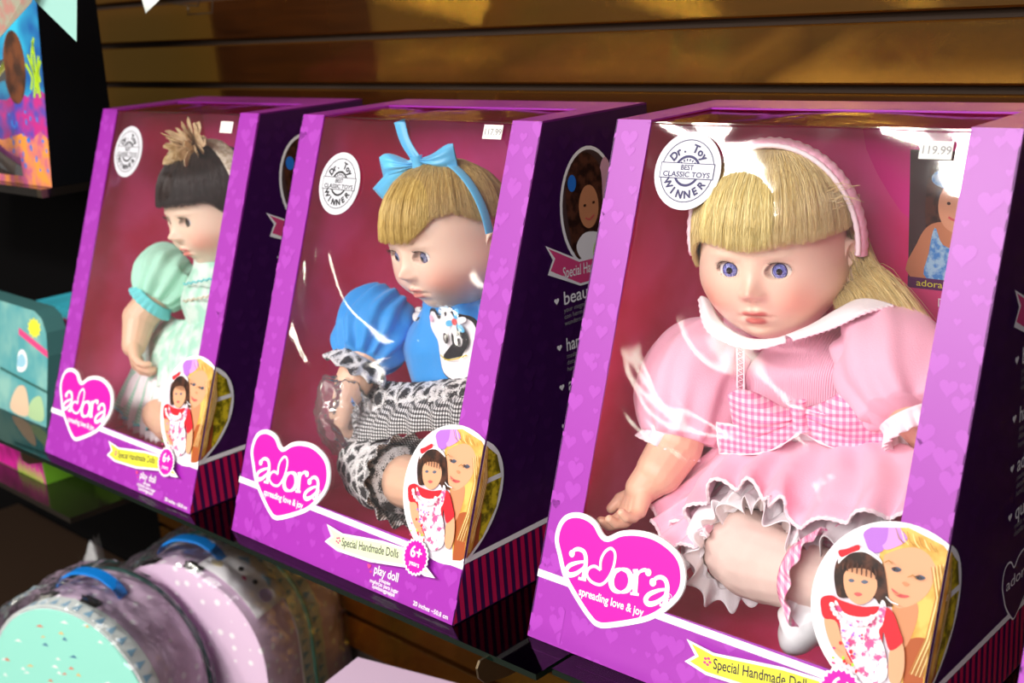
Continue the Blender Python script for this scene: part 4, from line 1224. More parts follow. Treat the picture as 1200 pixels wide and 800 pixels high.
    # cuffs
    for c, px in (((786, 516, .138), 1), ((1076, 498, .150), 2)):
        cc = A_(*c); ax = ((A_(780, 530, .135) - A_(806, 465, .160)) if px == 1 else (A_(1080, 520, .155) - A_(1050, 450, .172))).normalized(); q = V3((0, 0, 1)).rotation_difference(ax).to_matrix()
        cm = MB()
        def fn(u, w):
            a = 2 * pi * u; rr = .0255 + .006 * abs(w - .35) + .0026 * sin(19 * a) * w
            return cc + q @ V3((rr * cos(a), rr * sin(a), (w - .5) * .016))
        cm.grid(fn, 156, 8, LACE, True, cu=True); o = cm.build('cuff', root); solid(o, .001)
    # ---- arms
    wr = A_(752, 572, .098)
    limb('arm', [(A_(800, 490, .150), .026, A_(792, 522, .135), .0245), (A_(792, 522, .135), .0245, A_(773, 552, .112), .0215), (A_(773, 552, .112), .0215, wr, .0150)]
         + hand_caps(wr, A_(738, 606, .078) - wr, V3((.35, .55, -.5)), 1.22, .42, 1, .35), root)
    limb('arm', [(A_(1062, 470, .165), .023, A_(1092, 505, .165), .020), (A_(1092, 505, .165), .020, A_(1118, 540, .160), .0145)] + hand_caps(A_(1120, 544, .160), V3((.1, -.3, -.8)), V3((.6, -.6, .3)), 1.2, .5, -1), root)
    # ---- skirt, tier by tier
    waist = [A_(838, 505, .185), A_(860, 512, .168), A_(900, 514, .160), A_(940, 512, .158), A_(985, 514, .160), A_(1030, 514, .168), A_(1065, 508, .195)]
    wb = MB(); W_ = resample(waist, 50)
    wb.grid(lambda u, w: W_[min(int(u * 49.99), 49)] + V3((0, -.003 - .002 * sin(pi * w), -.006 + .016 * w)), 50, 8, WHTC); o = wb.build('waistband', root); solid(o, .002)
    hem = [A_(780, 600, .125), A_(790, 618, .105), A_(806, 606, .090), A_(820, 584, .082), A_(842, 566, .082), A_(872, 566, .082), A_(902, 580, .074), A_(925, 606, .070), A_(962, 612, .068), A_(1000, 602, .070), A_(1038, 604, .074), A_(1068, 590, .09), A_(1090, 560, .12)]
    mid = [A_(800, 545, .175), A_(812, 560, .150), A_(838, 552, .130), A_(868, 535, .122), A_(905, 545, .115), A_(940, 560, .108), A_(975, 562, .106), A_(1010, 558, .108), A_(1045, 552, .112), A_(1075, 540, .125), A_(1095, 525, .16)]
    sheet(waist, hem, PINKC, 'skirt', root, folds=9, amp=.0072, seed=3, mid=mid, edge=LACE, nu=220, pw=.8)
    hem2 = [A_(812, 672, .10), A_(826, 640, .078), A_(850, 602, .085), A_(880, 592, .080), A_(908, 612, .066), A_(935, 642, .062), A_(972, 640, .062), A_(1010, 640, .064), A_(1050, 646, .07)]
    mid2 = [A_(812, 610, .12), A_(835, 590, .115), A_(870, 568, .110), A_(905, 585, .10), A_(940, 605, .095), A_(985, 608, .092), A_(1040, 610, .10)]
    sheet([A_(850, 540, .16), A_(900, 540, .14), A_(950, 550, .13), A_(1000, 550, .13), A_(1050, 550, .14)], hem2, TULLE, 'petticoat', root, folds=9, amp=.0090, seed=8, mid=mid2, nu=220, pw=.9, th=.0007)
    # left lap panel of the skirt with inset lace
    sheet([A_(842, 520, .165), A_(858, 560, .135), A_(850, 600, .11)], [A_(782, 570, .13), A_(766, 600, .10), A_(776, 634, .078), A_(806, 640, .070), A_(826, 618, .070)], PINKC, 'skirt_side_panel', root, folds=6, amp=.005, seed=12, nu=120, edge=LACE)
    # ---- bloomers, leg, shoe
    lp = [A_(862, 632, .115), A_(882, 652, .094), A_(912, 664, .082), A_(950, 676, .070), A_(985, 690, .066)]
    LG = resample(lp, 8)
    limb('leg', [(LG[i], (.034, .0355, .0350, .0335, .031, .028, .026, .024)[i], LG[i + 1], (.0355, .0350, .0335, .031, .028, .026, .024, .022)[i]) for i in range(7)], root, STOCK, .002)
    t = (LG[2] - LG[0]).normalized(); q = V3((0, 0, 1)).rotation_difference(t).to_matrix(); mb = MB()
    def fn(u, w):
        a = 2 * pi * u; rr = .0360 + .016 * w ** 1.2 * (1 + .2 * sin(3 * a)) + .0042 * sin(17 * a + 2 * sin(2 * a)) * w
        return LG[1] + q @ V3((rr * cos(a), rr * sin(a), -.004 + .010 * w + .005 * sin(12 * a) * w))
    mb.grid(fn, 200, 10, WHTC, True, cu=True)
    def fn2(u, w):
        a = 2 * pi * u; rr = .0375 + .007 * sin(pi * w * .9) + .002 * sin(15 * a + 1) * (1 - w)
        return LG[1] + q @ V3((rr * cos(a), rr * sin(a), -.032 * w))
    mb.grid(fn2, 160, 14, WHTC, True, cu=True)
    o = mb.build('bloomers', root); solid(o, .0009)
    # gingham ankle ruffle
    q3 = V3((0, 0, 1)).rotation_difference((LG[7] - LG[5]).normalized()).to_matrix(); mb = MB()
    def fn3(u, w):
        a = 2 * pi * u; rr = .030 + .014 * w + .003 * sin(13 * a) * w
        return LG[6] + q3 @ V3((rr * cos(a), rr * sin(a), -.016 + .022 * w))
    mb.grid(fn3, 150, 8, GING, True, cu=True); o = mb.build('ankle_ruffle', root); solid(o, .0009)
    # shoe: rounded toe, sole, strap
    mb = MB(); s0, s1 = A_(962, 712, .070), A_(926, 738, .054)
    loft([s0 + V3((.02, .012, .0)), s0, (s0 + s1) / 2 + V3((0, -.001, -.001)), s1 + V3((0, 0, -.002)), s1 + V3((-.008, -.004, -.004))], lambda w: (.025 + .004 * sin(pi * w)) * sqrt(max(1 - max(0, (w - .78) / .225) ** 2, 0)) + .0005, lambda w: (.021 - .003 * w) * sqrt(max(1 - max(0, (w - .78) / .225) ** 2, 0)) + .0005, (.4, -.9, .1), SHOE, mb, 40)
    sh = mb.build('shoe', root)
    mb = MB(); sc = s0.lerp(s1, .25); 
    mb.grid(lambda u, w: sc + V3(((w - .5) * .009 - .022 * sin(pi * u - .4) * .35, -.0245 * cos(pi * (u - .5)) , .0245 * sin(pi * (u - .5)))), 30, 5, SHOE); o = mb.build('shoe_strap', sh); solid(o, .0016)
    # ---- gingham bow at the waist
    R3 = Matrix.Rotation(radians(14), 3, 'Z') @ Matrix.Rotation(radians(-9), 3, 'Y')
    bc = A_(938, 486, .142)
    bow(bc, R3, GING, 'gingham_bow', root, .056, .024, .013, (([(0, -.002, -.004), (-.034, -.008, -.018), (-.074, -.004, -.016)], .008, .014), ([(0, -.002, -.004), (.030, -.006, -.016), (.072, .004, -.020)], .009, .018)), LACE, .013)
    return tag(root, 'blonde doll with violet-blue eyes in a pink puff-sleeved dress with gingham bow', 'doll', None)
doll_pink()

# ================================================================== doll 2 : blue with cow bib
def doll_blue():
    k = 2; x0, y0, r = BX[k]
    root = empty('doll', (x0, y0, 0), r)
    A_ = lambda px, py, v: at(k, px, py, v)
    M = Hm(k, (.194, .188, .319), radians(-2), radians(-4), radians(-3), (.97, 1.02, 1.04))
    hd = head('head', M, root, rgb(246, 212, 188), rgb(206, 120, 112), rgb(236, 150, 128))
    for sx in (-1, 1): eye(M, sx, IRIS_G, (-.05, -.10), hd)
    lashes(M, hd)
    def ze(az):
        return .004 + .020 * smst(.25, .85, az) - .012 * smst(1.0, 1.5, az) - .016 * smst(-.9, -1.5, az)
    def tail(rnd):
        return []
    hair_head(M, HGOLD, 5, -1.6, 1.95, ze, 4200, 2600, lambda az: -.030, .0035, (-.05, .15), name='hair', parent=root)
    band(M, -.006, .0090, -1.2, 1.55, .0055, .0013, SKYR, 'headband', root, 0, 0)
    c = A_(490, 190, .165)
    R3 = Matrix.Rotation(radians(20), 3, 'Z') @ Matrix.Rotation(radians(-8), 3, 'Y')
    bow(c, R3, SKYR, 'hair_bow', root, .040, .013, .012, (([(0, .0, 0), (-.012, .004, .022), (-.016, .008, .044)], .005, .0065), ([(0, 0, 0), (-.028, -.006, -.010), (-.052, -.004, -.026)], .006, .009)), None, .009)
    # torso
    mb = MB()
    loft([(.212, .196, .125), (.204, .192, .165), (.196, .190, .205), (.192, .188, .248)], lambda w: .076 - .042 * smst(.6, 1, w), lambda w: .052 - .020 * smst(.6, 1, w), (1, 0, 0), BLUEC, mb, 90, 9, .0022, 3)
    mb.build('bodice', root)
    mb = MB()
    loft([(.240, .212, .238), (.268, .200, .215), (.285, .185, .185), (.295, .170, .160)], lambda w: .016 + .024 * sin(pi * (w * .85 + .08)) ** .7, lambda w: .016 + .024 * sin(pi * (w * .85 + .08)) ** .7, (1, .3, 0), BLUEC, mb, 100, 12, lambda w: .0036 + .0020 * abs(w - .5) * 2, 26)
    mb.build('sleeve', root)
    limb('arm', [((.292, .178, .168), .021, (.300, .150, .130), .020), ((.300, .150, .130), .020, (.298, .125, .098), .014)] + hand_caps((.298, .124, .096), V3((-.1, -.5, -.8)), V3((.5, -.7, .3)), 1.2, .5, -1), root)
    # cow print neck ruffle
    cc = A_(520, 362, .185); mb = MB()
    def nf(u, w):
        a = 2 * pi * u; rr = .026 + .016 * w + .002 * sin(13 * a) * w
        return cc + V3((rr * cos(a), rr * .9 * sin(a) + .01, -.004 * w + .003 * sin(15 * a) * w - .006 * sin(a + pi)))
    mb.grid(nf, 150, 8, COWC, True, cu=True); o = mb.build('neck_ruffle', root); solid(o, .0009)
    # sleeve, cuff, arm
    mb = MB()
    loft([A_(465, 352, .190), A_(445, 376, .165), A_(434, 402, .145), A_(424, 424, .126)], lambda w: .018 + .026 * sin(pi * (w * .85 + .08)) ** .7, lambda w: .018 + .026 * sin(pi * (w * .85 + .08)) ** .7, (1, .3, 0), BLUEC, mb, 110, 12, lambda w: .0044 + .0024 * abs(w - .5) * 2, 6)
    mb.build('sleeve', root)
    cc2 = A_(423, 424, .127); ax = (A_(404, 458, .112) - A_(434, 402, .145)).normalized(); q = V3((0, 0, 1)).rotation_difference(ax).to_matrix(); mb = MB()
    def cf(u, w):
        a = 2 * pi * u; rr = .024 + .014 * w + .0028 * sin(14 * a) * w
        return cc2 + q @ V3((rr * cos(a), rr * sin(a), (w - .35) * .020 + .002 * sin(11 * a) * w))
    mb.grid(cf, 150, 8, COWC, True, cu=True); o = mb.build('cuff', root); solid(o, .0009)
    wr = A_(404, 470, .100)
    limb('arm', [(A_(428, 418, .132), .022, A_(414, 448, .115), .0205), (A_(414, 448, .115), .0205, wr, .0140)]
         + hand_caps(wr, A_(393, 502, .092) - wr, V3((-.2, -.75, .3)), 1.25, .75, -1), root)
    # waist pieces
    waist = [A_(430, 438, .165), A_(452, 446, .148), A_(480, 448, .140), A_(510, 446, .138), A_(545, 440, .140), A_(575, 432, .155)]
    hem = [A_(422, 478, .135), A_(440, 488, .115), A_(465, 486, .108), A_(495, 480, .105), A_(530, 472, .105), A_(570, 466, .115)]
    sheet(waist, hem, COWC, 'peplum', root, (0, -.006, .004), 9, .0050, 21, 200, edge=None)
    hem2 = [A_(396, 532, .115), A_(414, 545, .095), A_(436, 524, .090), A_(470, 512, .086), A_(505, 508, .086), A_(540, 500, .088), A_(575, 495, .10)]
    sheet([A_(428, 462, .150), A_(460, 468, .125), A_(500, 466, .118), A_(540, 460, .118), A_(572, 455, .13)], hem2, HOUND, 'houndstooth_skirt', root, (0, -.010, .008), 8, .0050, 31, 200)
    # trouser leg with houndstooth cuff
    mb = MB()
    loft([A_(436, 520, .135), A_(434, 540, .112), A_(450, 556, .092), A_(474, 562, .078)], lambda w: .034 + .004 * sin(pi * w) - .03 * (1 - smst(0, .25, w)), lambda w: .034 + .004 * sin(pi * w) - .03 * (1 - smst(0, .25, w)), (1, 0, 0), COWC, mb, 100, 9, .0014, 9)
    mb.build('trouser_leg', root)
    t = (A_(500, 566, .070) - A_(462, 560, .083)).normalized(); q4 = V3((0, 0, 1)).rotation_difference(t).to_matrix(); c4 = A_(470, 562, .080); mb = MB()
    def cf2(u, w):
        a = 2 * pi * u; rr = .035 + .012 * w + .003 * sin(15 * a) * w
        return c4 + q4 @ V3((rr * cos(a), rr * sin(a), -.012 + .026 * w))
    mb.grid(cf2, 160, 8, HOUND, True, cu=True); o = mb.build('trouser_cuff', root); solid(o, .0009)
    limb('leg', [(A_(462, 560, .086), .029, A_(500, 570, .070), .027), (A_(500, 570, .070), .027, A_(535, 590, .058), .019), (A_(535, 590, .058), .019, A_(522, 618, .046), .020)], root, None, .0018)
    # cow bib, embroidered
    mb = MB(); c0 = A_(531, 408, .134)
    def bf(a, b, h): return (c0.x + a, c0.y - h * 8 + 6 * a * a + .6 * b * b, c0.z + b)
    ow = sm2([(-.042, .032), (-.030, .036), (-.020, .030), (-.008, .038), (.010, .037), (.028, .034), (.034, .020), (.030, 0), (.026, -.014), (.020, -.030), (0, -.036), (-.020, -.030), (-.024, -.012), (-.026, .004), (-.034, .010), (-.044, .018)], 4)
    cl = [bf(a, b, .0001) for a, b in ow]
    mb.prism(cl, (0, .0016, 0), BLKINK)
    fl = Flat(bf, mb)
    fl.poly(inset(ow, -.0022 if area2(ow) > 0 else .0022), WHTC, 2) if False else fl.poly([(a * .93, b * .93) for a, b in ow], WHTC, 2)
    fl.ell(-.036, .025, .005, .0035, PINKC, 3); fl.ell(-.008, .010, .0042, .0058, BLKINK, 3); fl.ell(.012, .012, .011, .013, BLKINK, 3); fl.ell(.012, .010, .0042, .0058, WHTC, 4); fl.ell(.0125, .009, .0028, .0042, BLKINK, 5)
    fl.stroke([(-.021, -.010), (-.010, -.013), (.004, -.010), (.020, -.004)], .0014, mat('yellow_thread', rgb(214, 190, 60), .7), 3)
    fl.stroke([(-.020, .030), (-.012, .040), (-.006, .034), (.002, .044), (.006, .034)], .0016, BLKINK, 3)
    for i in range(6):
        t_ = i * pi / 3 + .3; fl.ell(.010 + .0085 * cos(t_), .030 + .0085 * sin(t_), .0058, .0032, SKYR if i % 2 else WHTC, 6, 14, t_)
    fl.ell(.010, .030, .0035, .0035, mat('coral_button', rgb(226, 90, 90), .5), 7)
    mb.build('cow_applique', root)
    # cow print right sleeve edge and arm hidden behind the box frame
    tag(root, 'blonde doll in a bright blue top with a cow face and blue hair bow', 'doll')
    # clear bag round the hand
    mb = MB(); cb = A_(402, 486, .098)
    def bg(u, w):
        a = 2 * pi * u; p = pi * w
        d = V3((sin(p) * cos(a), sin(p) * sin(a), cos(p)))
        n_ = noise.noise(d * 1.7 + V3((3, 1, 5))); n2 = abs(noise.noise(d * 4 + V3((9, 1, 5))))
        rr = 1 + .22 * n_ + .16 * n2
        return cb + V3((d.x * .031 * rr, d.y * .028 * rr, d.z * (.044 if d.z > 0 else .050) * rr))
    mb.grid(bg, 60, 40, BAGF, True, cu=True)
    o = mb.build('plastic_hand_bag', root)
BAGF = film('crinkled_bag_film', (.97, .97, .98, 1), 1.0, .10, 30, .002, .12)
doll_blue()

# ================================================================== doll 1 : mint dress
def doll_mint():
    k = 1; x0, y0, r = BX[k]
    root = empty('doll', (x0, y0, 0), r)
    A_ = lambda px, py, v: at(k, px, py, v)
    M = Hm(k, (.185, .200, .317), radians(-4), radians(-4), radians(-2), (.98, 1.02, 1.04))
    hd = head('head', M, root, rgb(244, 214, 190), rgb(220, 120, 110), rgb(236, 150, 128))
    for sx in (-1, 1): eye(M, sx, IRIS_D, (.02, -.05), hd)
    lashes(M, hd)
    hair_head(M, HBLACK, 8, -1.75, 1.75, lambda az: .008 - .030 * smst(.9, 1.6, abs(az)), 4200, 3000, lambda az: -.050, .0055, (0, .05), name='hair', parent=root)
    band(M, .004, .0110, -.75, 1.7, .0120, .0022, CREAML, 'headband', root, 0, 0)
    # petal flower
    fc = A_(230, 172, .180); mb = MB(); rnd = random.Random(4)
    for i in range(54):
        a = rnd.uniform(0, 2 * pi); el = rnd.uniform(.05, 1.5); L_ = rnd.uniform(.034, .050)
        d = V3((cos(a) * cos(el), -sin(el) * .9, sin(a) * cos(el))).normalized(); s_ = d.cross(V3((.2, .9, .3))).normalized(); n_ = d.cross(s_)
        pts = [fc + d * (L_ * t) + s_ * (w_ * .0066) + n_ * (.002 * sin(t * 3 + i)) for t, w_ in ((.1, -.4), (.5, -1), (.85, -.8), (1, 0), (.85, .8), (.5, 1), (.1, .4))]
        mb.prism(pts, n_ * .0006, TAN)
    fo = mb.build('petal_flower', root)
    mb = MB()
    for i in range(9):
        a = radians(170 + i * 12); d = V3((cos(a), -.15, sin(a))).normalized(); s_ = V3((-d.z, 0, d.x)); p0 = A_(205, 190, .175)
        pts = [p0 + d * (.022 * t) + s_ * (w_ * .005) for t, w_ in ((.1, -.4), (.6, -1), (1, 0), (.6, 1), (.1, .4))]
        mb.prism(pts, V3((0, .0008, 0)), MINTW)
    mb.build('leaf_trim', root)
    mb = MB()
    loft([(.205, .200, .115), (.196, .196, .16), (.188, .192, .205), (.184, .192, .250)], lambda w: .072 - .042 * smst(.6, 1, w), lambda w: .052 - .022 * smst(.6, 1, w), (1, 0, 0), MINTW, mb, 80)
    bd = mb.build('bodice', root)
    for py in (332, 352):
        em = MB(); em.tube([A_(215 + 3 * i, py - i * .6 + (i % 2) * 2.2, .142 - .0006 * i) for i in range(12)], .0014, AQUA if py == 332 else CREAML, 5); em.build('trim_ribbon', bd)
    mb = MB()
    loft([A_(218, 306, .200), A_(202, 318, .180), A_(191, 335, .162), A_(180, 352, .145)], lambda w: .018 + .026 * sin(pi * (w * .85 + .08)) ** .7, lambda w: .018 + .026 * sin(pi * (w * .85 + .08)) ** .7, (1, .3, 0), MINTC, mb, 110, 12, lambda w: .0036 + .0024 * abs(w - .5) * 2, 16)
    mb.build('sleeve', root)
    mb = MB()
    loft([(.232, .214, .240), (.260, .204, .215), (.276, .190, .185), (.286, .176, .162)], lambda w: .015 + .023 * sin(pi * (w * .85 + .08)) ** .7, lambda w: .015 + .023 * sin(pi * (w * .85 + .08)) ** .7, (1, .3, 0), MINTC, mb, 100, 12, lambda w: .0034 + .0020 * abs(w - .5) * 2, 36)
    mb.build('sleeve', root)
    limb('arm', [((.284, .182, .170), .020, (.292, .155, .132), .0195), ((.292, .155, .132), .0195, (.290, .130, .100), .0138)] + hand_caps((.290, .129, .098), V3((-.1, -.5, -.8)), V3((.5, -.7, .3)), 1.2, .5, -1), root)
    mb = MB(); cc2 = A_(179, 352, .144); ax = (A_(160, 372, .130) - A_(191, 335, .162)).normalized(); q = V3((0, 0, 1)).rotation_difference(ax).to_matrix()
    mb.grid(lambda u, w: cc2 + q @ V3(((.026 + .007 * w + .0016 * sin(22 * 2 * pi * u) * w) * cos(2 * pi * u), (.026 + .007 * w) * sin(2 * pi * u), (w - .5) * .014)), 150, 6, AQUA, True, cu=True)
    o = mb.build('cuff', root); solid(o, .0009)
    wr = A_(157, 405, .106)
    limb('arm', [(A_(186, 345, .155), .023, A_(164, 372, .128), .0235), (A_(164, 372, .128), .0235, wr, .0160)]
         + hand_caps(wr, A_(160, 432, .094) - wr, V3((-.5, -.6, .2)), 1.25, .5, -1), root)
    waist = [A_(196, 366, .185), A_(208, 374, .165), A_(226, 374, .155), A_(245, 370, .150), A_(262, 362, .16)]
    hem = [A_(172, 420, .150), A_(176, 440, .125), A_(190, 455, .110), A_(212, 452, .105), A_(240, 440, .105), A_(266, 430, .115)]
    hemS = [A_(132, 468, .115), A_(142, 486, .100), A_(166, 500, .090), A_(188, 500, .084), A_(215, 490, .082), A_(245, 480, .085), A_(268, 470, .095)]
    midS = [A_(160, 420, .150), A_(170, 432, .135), A_(185, 440, .120), A_(205, 438, .115), A_(235, 425, .115), A_(262, 415, .13)]
    hemW = [A_(140, 482, .120), A_(152, 500, .102), A_(172, 514, .090), A_(190, 520, .080), A_(215, 512, .078), A_(245, 500, .08)]
    sheet([A_(160, 425, .15), A_(190, 430, .12), A_(240, 420, .12)], hemW, TULLE, 'petticoat', root, (0, -.004, .006), 14, .0060, 44, 200)
    sheet(waist, hemS, MINTS, 'skirt', root, folds=7, amp=.0048, seed=41, mid=midS, edge=AQUA, nu=200)
    sheet(waist, hem, MINTW, 'overskirt', root, (0, -.010, .008), 8, .0040, 43, 180, edge=None)
    limb('leg', [(A_(186, 486, .095), .022, A_(200, 498, .084), .023), (A_(200, 498, .084), .023, A_(222, 500, .078), .020)], root, None, .0018)
    tag(root, 'dark-haired doll in a mint dress with a tan flower headband, turned to profile', 'doll')
doll_mint()

# ================================================================== suitcases in plastic bags under the shelf
LAV = mat('lavender_board', rgb(226, 200, 226), .5)
def lavstars():
    mt = LAV; n, l, b = nt(mt); tc, o = objxyz(mt)
    v = n.new('ShaderNodeTexVoronoi'); v.inputs['Scale'].default_value = 42; v.inputs['Randomness'].default_value = .35; l.new(tc, v.inputs['Vector'])
    colmix(mt, math_(n, l, 'LESS_THAN', v.outputs['Distance'], .22), rgb(226, 196, 224), rgb(246, 238, 246))
lavstars()
MINTB = mat('mint_board', rgb(150, 222, 206), .5)
STRIPW = mat('white_strip_board', rgb(226, 234, 232), .5); TRIB = mat('soft_blue_print', rgb(140, 186, 214), .5)
TEALP = mat('teal_piping', rgb(116, 200, 184), .5); TEALD = mat('dark_seam', rgb(40, 90, 84), .6)
BLUEH = mat('blue_handle', rgb(20, 130, 222), .35); LATCH = mat('dark_latch_metal', rgb(50, 46, 44), .3, Metallic=.8)
R_A = .150; HB_ = .12
def arch_pt(t, rr=0):
    """t 0..1 from bottom left over the crown to bottom right"""
    R_ = R_A + rr; tot = HB_ * 2 + pi * R_; d = t * tot
    if d < HB_: return (-R_, -HB_ + d)
    if d > tot - HB_: return (R_, -(d - (tot - HB_)))
    a = (d - HB_) / R_
    return (-R_ * cos(a), R_ * sin(a))
def arch_pts(n, rr=0): return [arch_pt(i / (n - 1), rr) for i in range(n)]
def case(x, y, z, rz, depth, label, strips, face, tagcard, handle_y):
    root = empty('train_case', (x, y, z - R_A - HB_ + HB_), rz)
    root.location = (x, y, z - R_A)
    def band_(y0, y1, mt, rr=0, nm='shell'):
        mb = MB(); P = arch_pts(70, rr); mb.prism([(a, y0, b) for a, b in P], (0, y1 - y0, 0), mt); return mb.build(nm, root)
    sh = band_(0, depth, LAV, 0, 'case_body')
    for (y0, y1, kind) in strips:
        if kind == 'strip':
            mb = MB(); P = arch_pts(70, .0012); mb.prism([(a, y0, b) for a, b in P], (0, y1 - y0, 0), STRIPW)
            for i in range(34):
                t = (i + .5) / 34; r_ = R_A + .0015; w_ = .0085
                p0, p1, p2 = arch_pt(t - .0085, .0018), arch_pt(t + .0085, .0018), arch_pt(t, .0018); ym = (y0 + y1) / 2
                mb.add([(p0[0], ym - w_, p0[1]), (p1[0], ym - w_, p1[1]), (p2[0], ym + w_, p2[1])], [(0, 1, 2)], TRIB)
            mb.build('printed_strip', root)
        elif kind == 'piping':
            mb = MB(); mb.tube([(a, (y0 + y1) / 2, b) for a, b in arch_pts(70, .001)], (y1 - y0) / 2, TEALP, 8); mb.build('piping', root)
        else:
            mb = MB(); mb.tube([(a, (y0 + y1) / 2, b) for a, b in arch_pts(70, .0)], (y1 - y0) / 2, TEALD, 8); mb.build('seam', root)
    if face:
        mb = MB(); mb.prism([(a, -.002, b) for a, b in arch_pts(70, -.004)], (0, .002, 0), MINTB)
        rnd = random.Random(3)
        for i in range(70):
            a, b = rnd.uniform(-.15, .15), rnd.uniform(-.11, .15)
            if a * a + max(b, 0) ** 2 > .145 ** 2: continue
            c_ = rnd.choice((rgb(226, 110, 80), rgb(60, 110, 150), rgb(240, 240, 240), rgb(230, 190, 120)))
            mt = mat('fleck%d' % int(c_[0] * 1000), c_, .5); t = rnd.uniform(-.4, .4); w_ = rnd.uniform(.004, .008)
            mb.add([(a - w_, -.0024, b - .001), (a + w_, -.0024, b - .001 + t * w_), (a + w_ * .2, -.0024, b + .0035)], [(0, 1, 2)], mt)
        mb.build('face_panel', root)
    # handle: strap bowed over the crown with two stubs
    mb = MB(); hy = handle_y
    hp = [(-.060, R_A * .93), (-.048, R_A + .004), (-.020, R_A + .018), (.020, R_A + .018), (.048, R_A + .004), (.060, R_A * .93)]
    P = resample([V3((a, hy, b)) for a, b in hp], 24); vs = []
    for p in P:
        for dy, dz in ((-.009, 0), (.009, 0), (.009, .004), (-.009, .004)): vs.append(p + V3((0, dy, dz)))
    mb.add(vs, [(i * 4 + k, i * 4 + (k + 1) % 4, i * 4 + 4 + (k + 1) % 4, i * 4 + 4 + k) for i in range(23) for k in range(4)] + [(0, 1, 2, 3), (95, 94, 93, 92)], BLUEH, False)
    mb.build('handle', root)
    for ax_ in (-.045, .035):
        t_ = math.asin(ax_ / R_A); mb = MB(); rt = Matrix.Rotation(t_, 3, 'Y')
        c_ = V3((R_A * sin(t_), handle_y - .038, R_A * cos(t_)))
        for (a, b, c2, d2, e, f_) in ((-.014, .014, -.008, .008, 0, .003), (-.010, .010, -.005, .005, .003, .006)):
            pts = [c_ + rt @ V3(p) for p in ((a, c2, e), (b, c2, e), (b, d2, e), (a, d2, e), (a, c2, f_), (b, c2, f_), (b, d2, f_), (a, d2, f_))]
            mb.hexa(pts, LATCH)
        mb.tube([c_ + rt @ V3((-.016, 0, .004)), c_ + rt @ V3((.016, 0, .004))], .0022, LATCH, 8)
        mb.build('latch', root)
    tag(root, label, 'suitcase', 'round-topped toy train cases under the shelf')
    return root
rzc = radians(20); dv = V3((-sin(rzc), cos(rzc), 0)); c0 = V3((1.725, -.012, -.240))
ca = case(c0.x, c0.y, c0.z, rzc, .128, 'round-topped toy case with a mint front and blue handle, wrapped in clear plastic', [(0, .028, 'strip'), (.120, .128, 'seam')], True, False, .072)
c1 = c0 + dv * .146 + V3((.085, .03, .010))
cb_ = case(c1.x, c1.y, c1.z, rzc, .235, 'lavender round-topped toy case with a hang card, behind the mint-fronted case', [(.085, .112, 'strip'), (.112, .120, 'piping'), (.120, .147, 'strip')], False, True, .048)
# hang card with a kitten face, lying over the shoulder of the rear case
r_ = empty('hang_card', (c1.x, c1.y, c1.z - R_A), rzc)
ta = radians(38); rr_ = R_A + .006
def cardp(a, b, h):   # a along the arch, b along the depth
    t = ta + a / R_A; r0 = rr_ + h * 6
    return (r0 * sin(t), .012 + b, r0 * cos(t))
mb = MB(); mb.grid(lambda u, w: V3(cardp((u - .5) * .12, w * .078, 0)), 20, 4, WHITE); fl = Flat(cardp, mb)
for sgn, a0 in ((1, -.012), (1, .016)):
    fl.ell(a0, .040, .004, .005, BLKINK, 2)
fl.ell(.002, .030, .004, .0028, PINKP, 2); fl.poly([(-.030, .056), (-.020, .070), (-.010, .060)], TRIB, 2); fl.poly([(.014, .060), (.026, .070), (.034, .056)], TRIB, 2)
fl.ell(.040, .040, .010, .012, mat('lilac_spot', rgb(190, 170, 220), .5), 2); fl.ell(-.042, .022, .009, .007, mat('sand_spot', rgb(230, 214, 170), .5), 2)
o = mb.build('card', r_); solid(o, .001)
em = MB(); em.tube([V3(cardp(-.055, .06, .0003)), V3(cardp(-.075, .05, .002)), V3(cardp(-.10, .045, .001))], .0008, WHTC, 5); em.build('string', r_)
tag(r_, 'white hang card with a kitten face on the lavender toy case', 'tag')

BAG2 = film('wrap_film', (.96, .96, .96, 1), 1.3, .08, 26, .003, .02)
def wrap(x, y, z, rz, depth, label, seed, grow=.016):
    root = empty('plastic_wrap', (x, y, z - R_A), rz); mb = MB(); L_ = depth + .012
    def fn(u, w):
        yy = -.010 + L_ * w
        e = 1 - .06 * max(0, (abs(w - .5) * 2 - .8) / .2) ** 2
        a, b = arch_pt(.02 + .96 * u, grow)
        k = 1 + .05 * noise.noise(V3((u * 9, w * 5, seed))) + .045 * abs(noise.noise(V3((u * 24, w * 13, seed + 4))))
        return V3((a * k * e, yy, b * k * e + .010 * (noise.noise(V3((u * 5, w * 3, seed + 9))))))
    mb.grid(fn, 90, 34, BAG2, False)
    # gathered ear of the bag at the upper left
    c_ = V3((-.10, -.01, R_A * .72))
    for i in range(7):
        a0 = radians(105 + i * 16); p = [c_ + V3((.02 * cos(a0 + .6), .004 * i, .02 * sin(a0 + .6))), c_ + V3((.085 * cos(a0), .01 * (i % 3), .085 * sin(a0))), c_ + V3((.07 * cos(a0 + .35), .014 * (i % 2), .07 * sin(a0 + .35)))]
        mb.add(p, [(0, 1, 2)], BAG2)
    o = mb.build('film', root)
    return tag(root, label, 'plastic bag')
wrap(c0.x, c0.y, c0.z, rzc, .125, 'crinkled clear plastic bag around the mint-fronted toy case', 2)
wrap(c1.x, c1.y, c1.z, rzc, .225, 'crinkled clear plastic bag around the lavender toy case', 5)

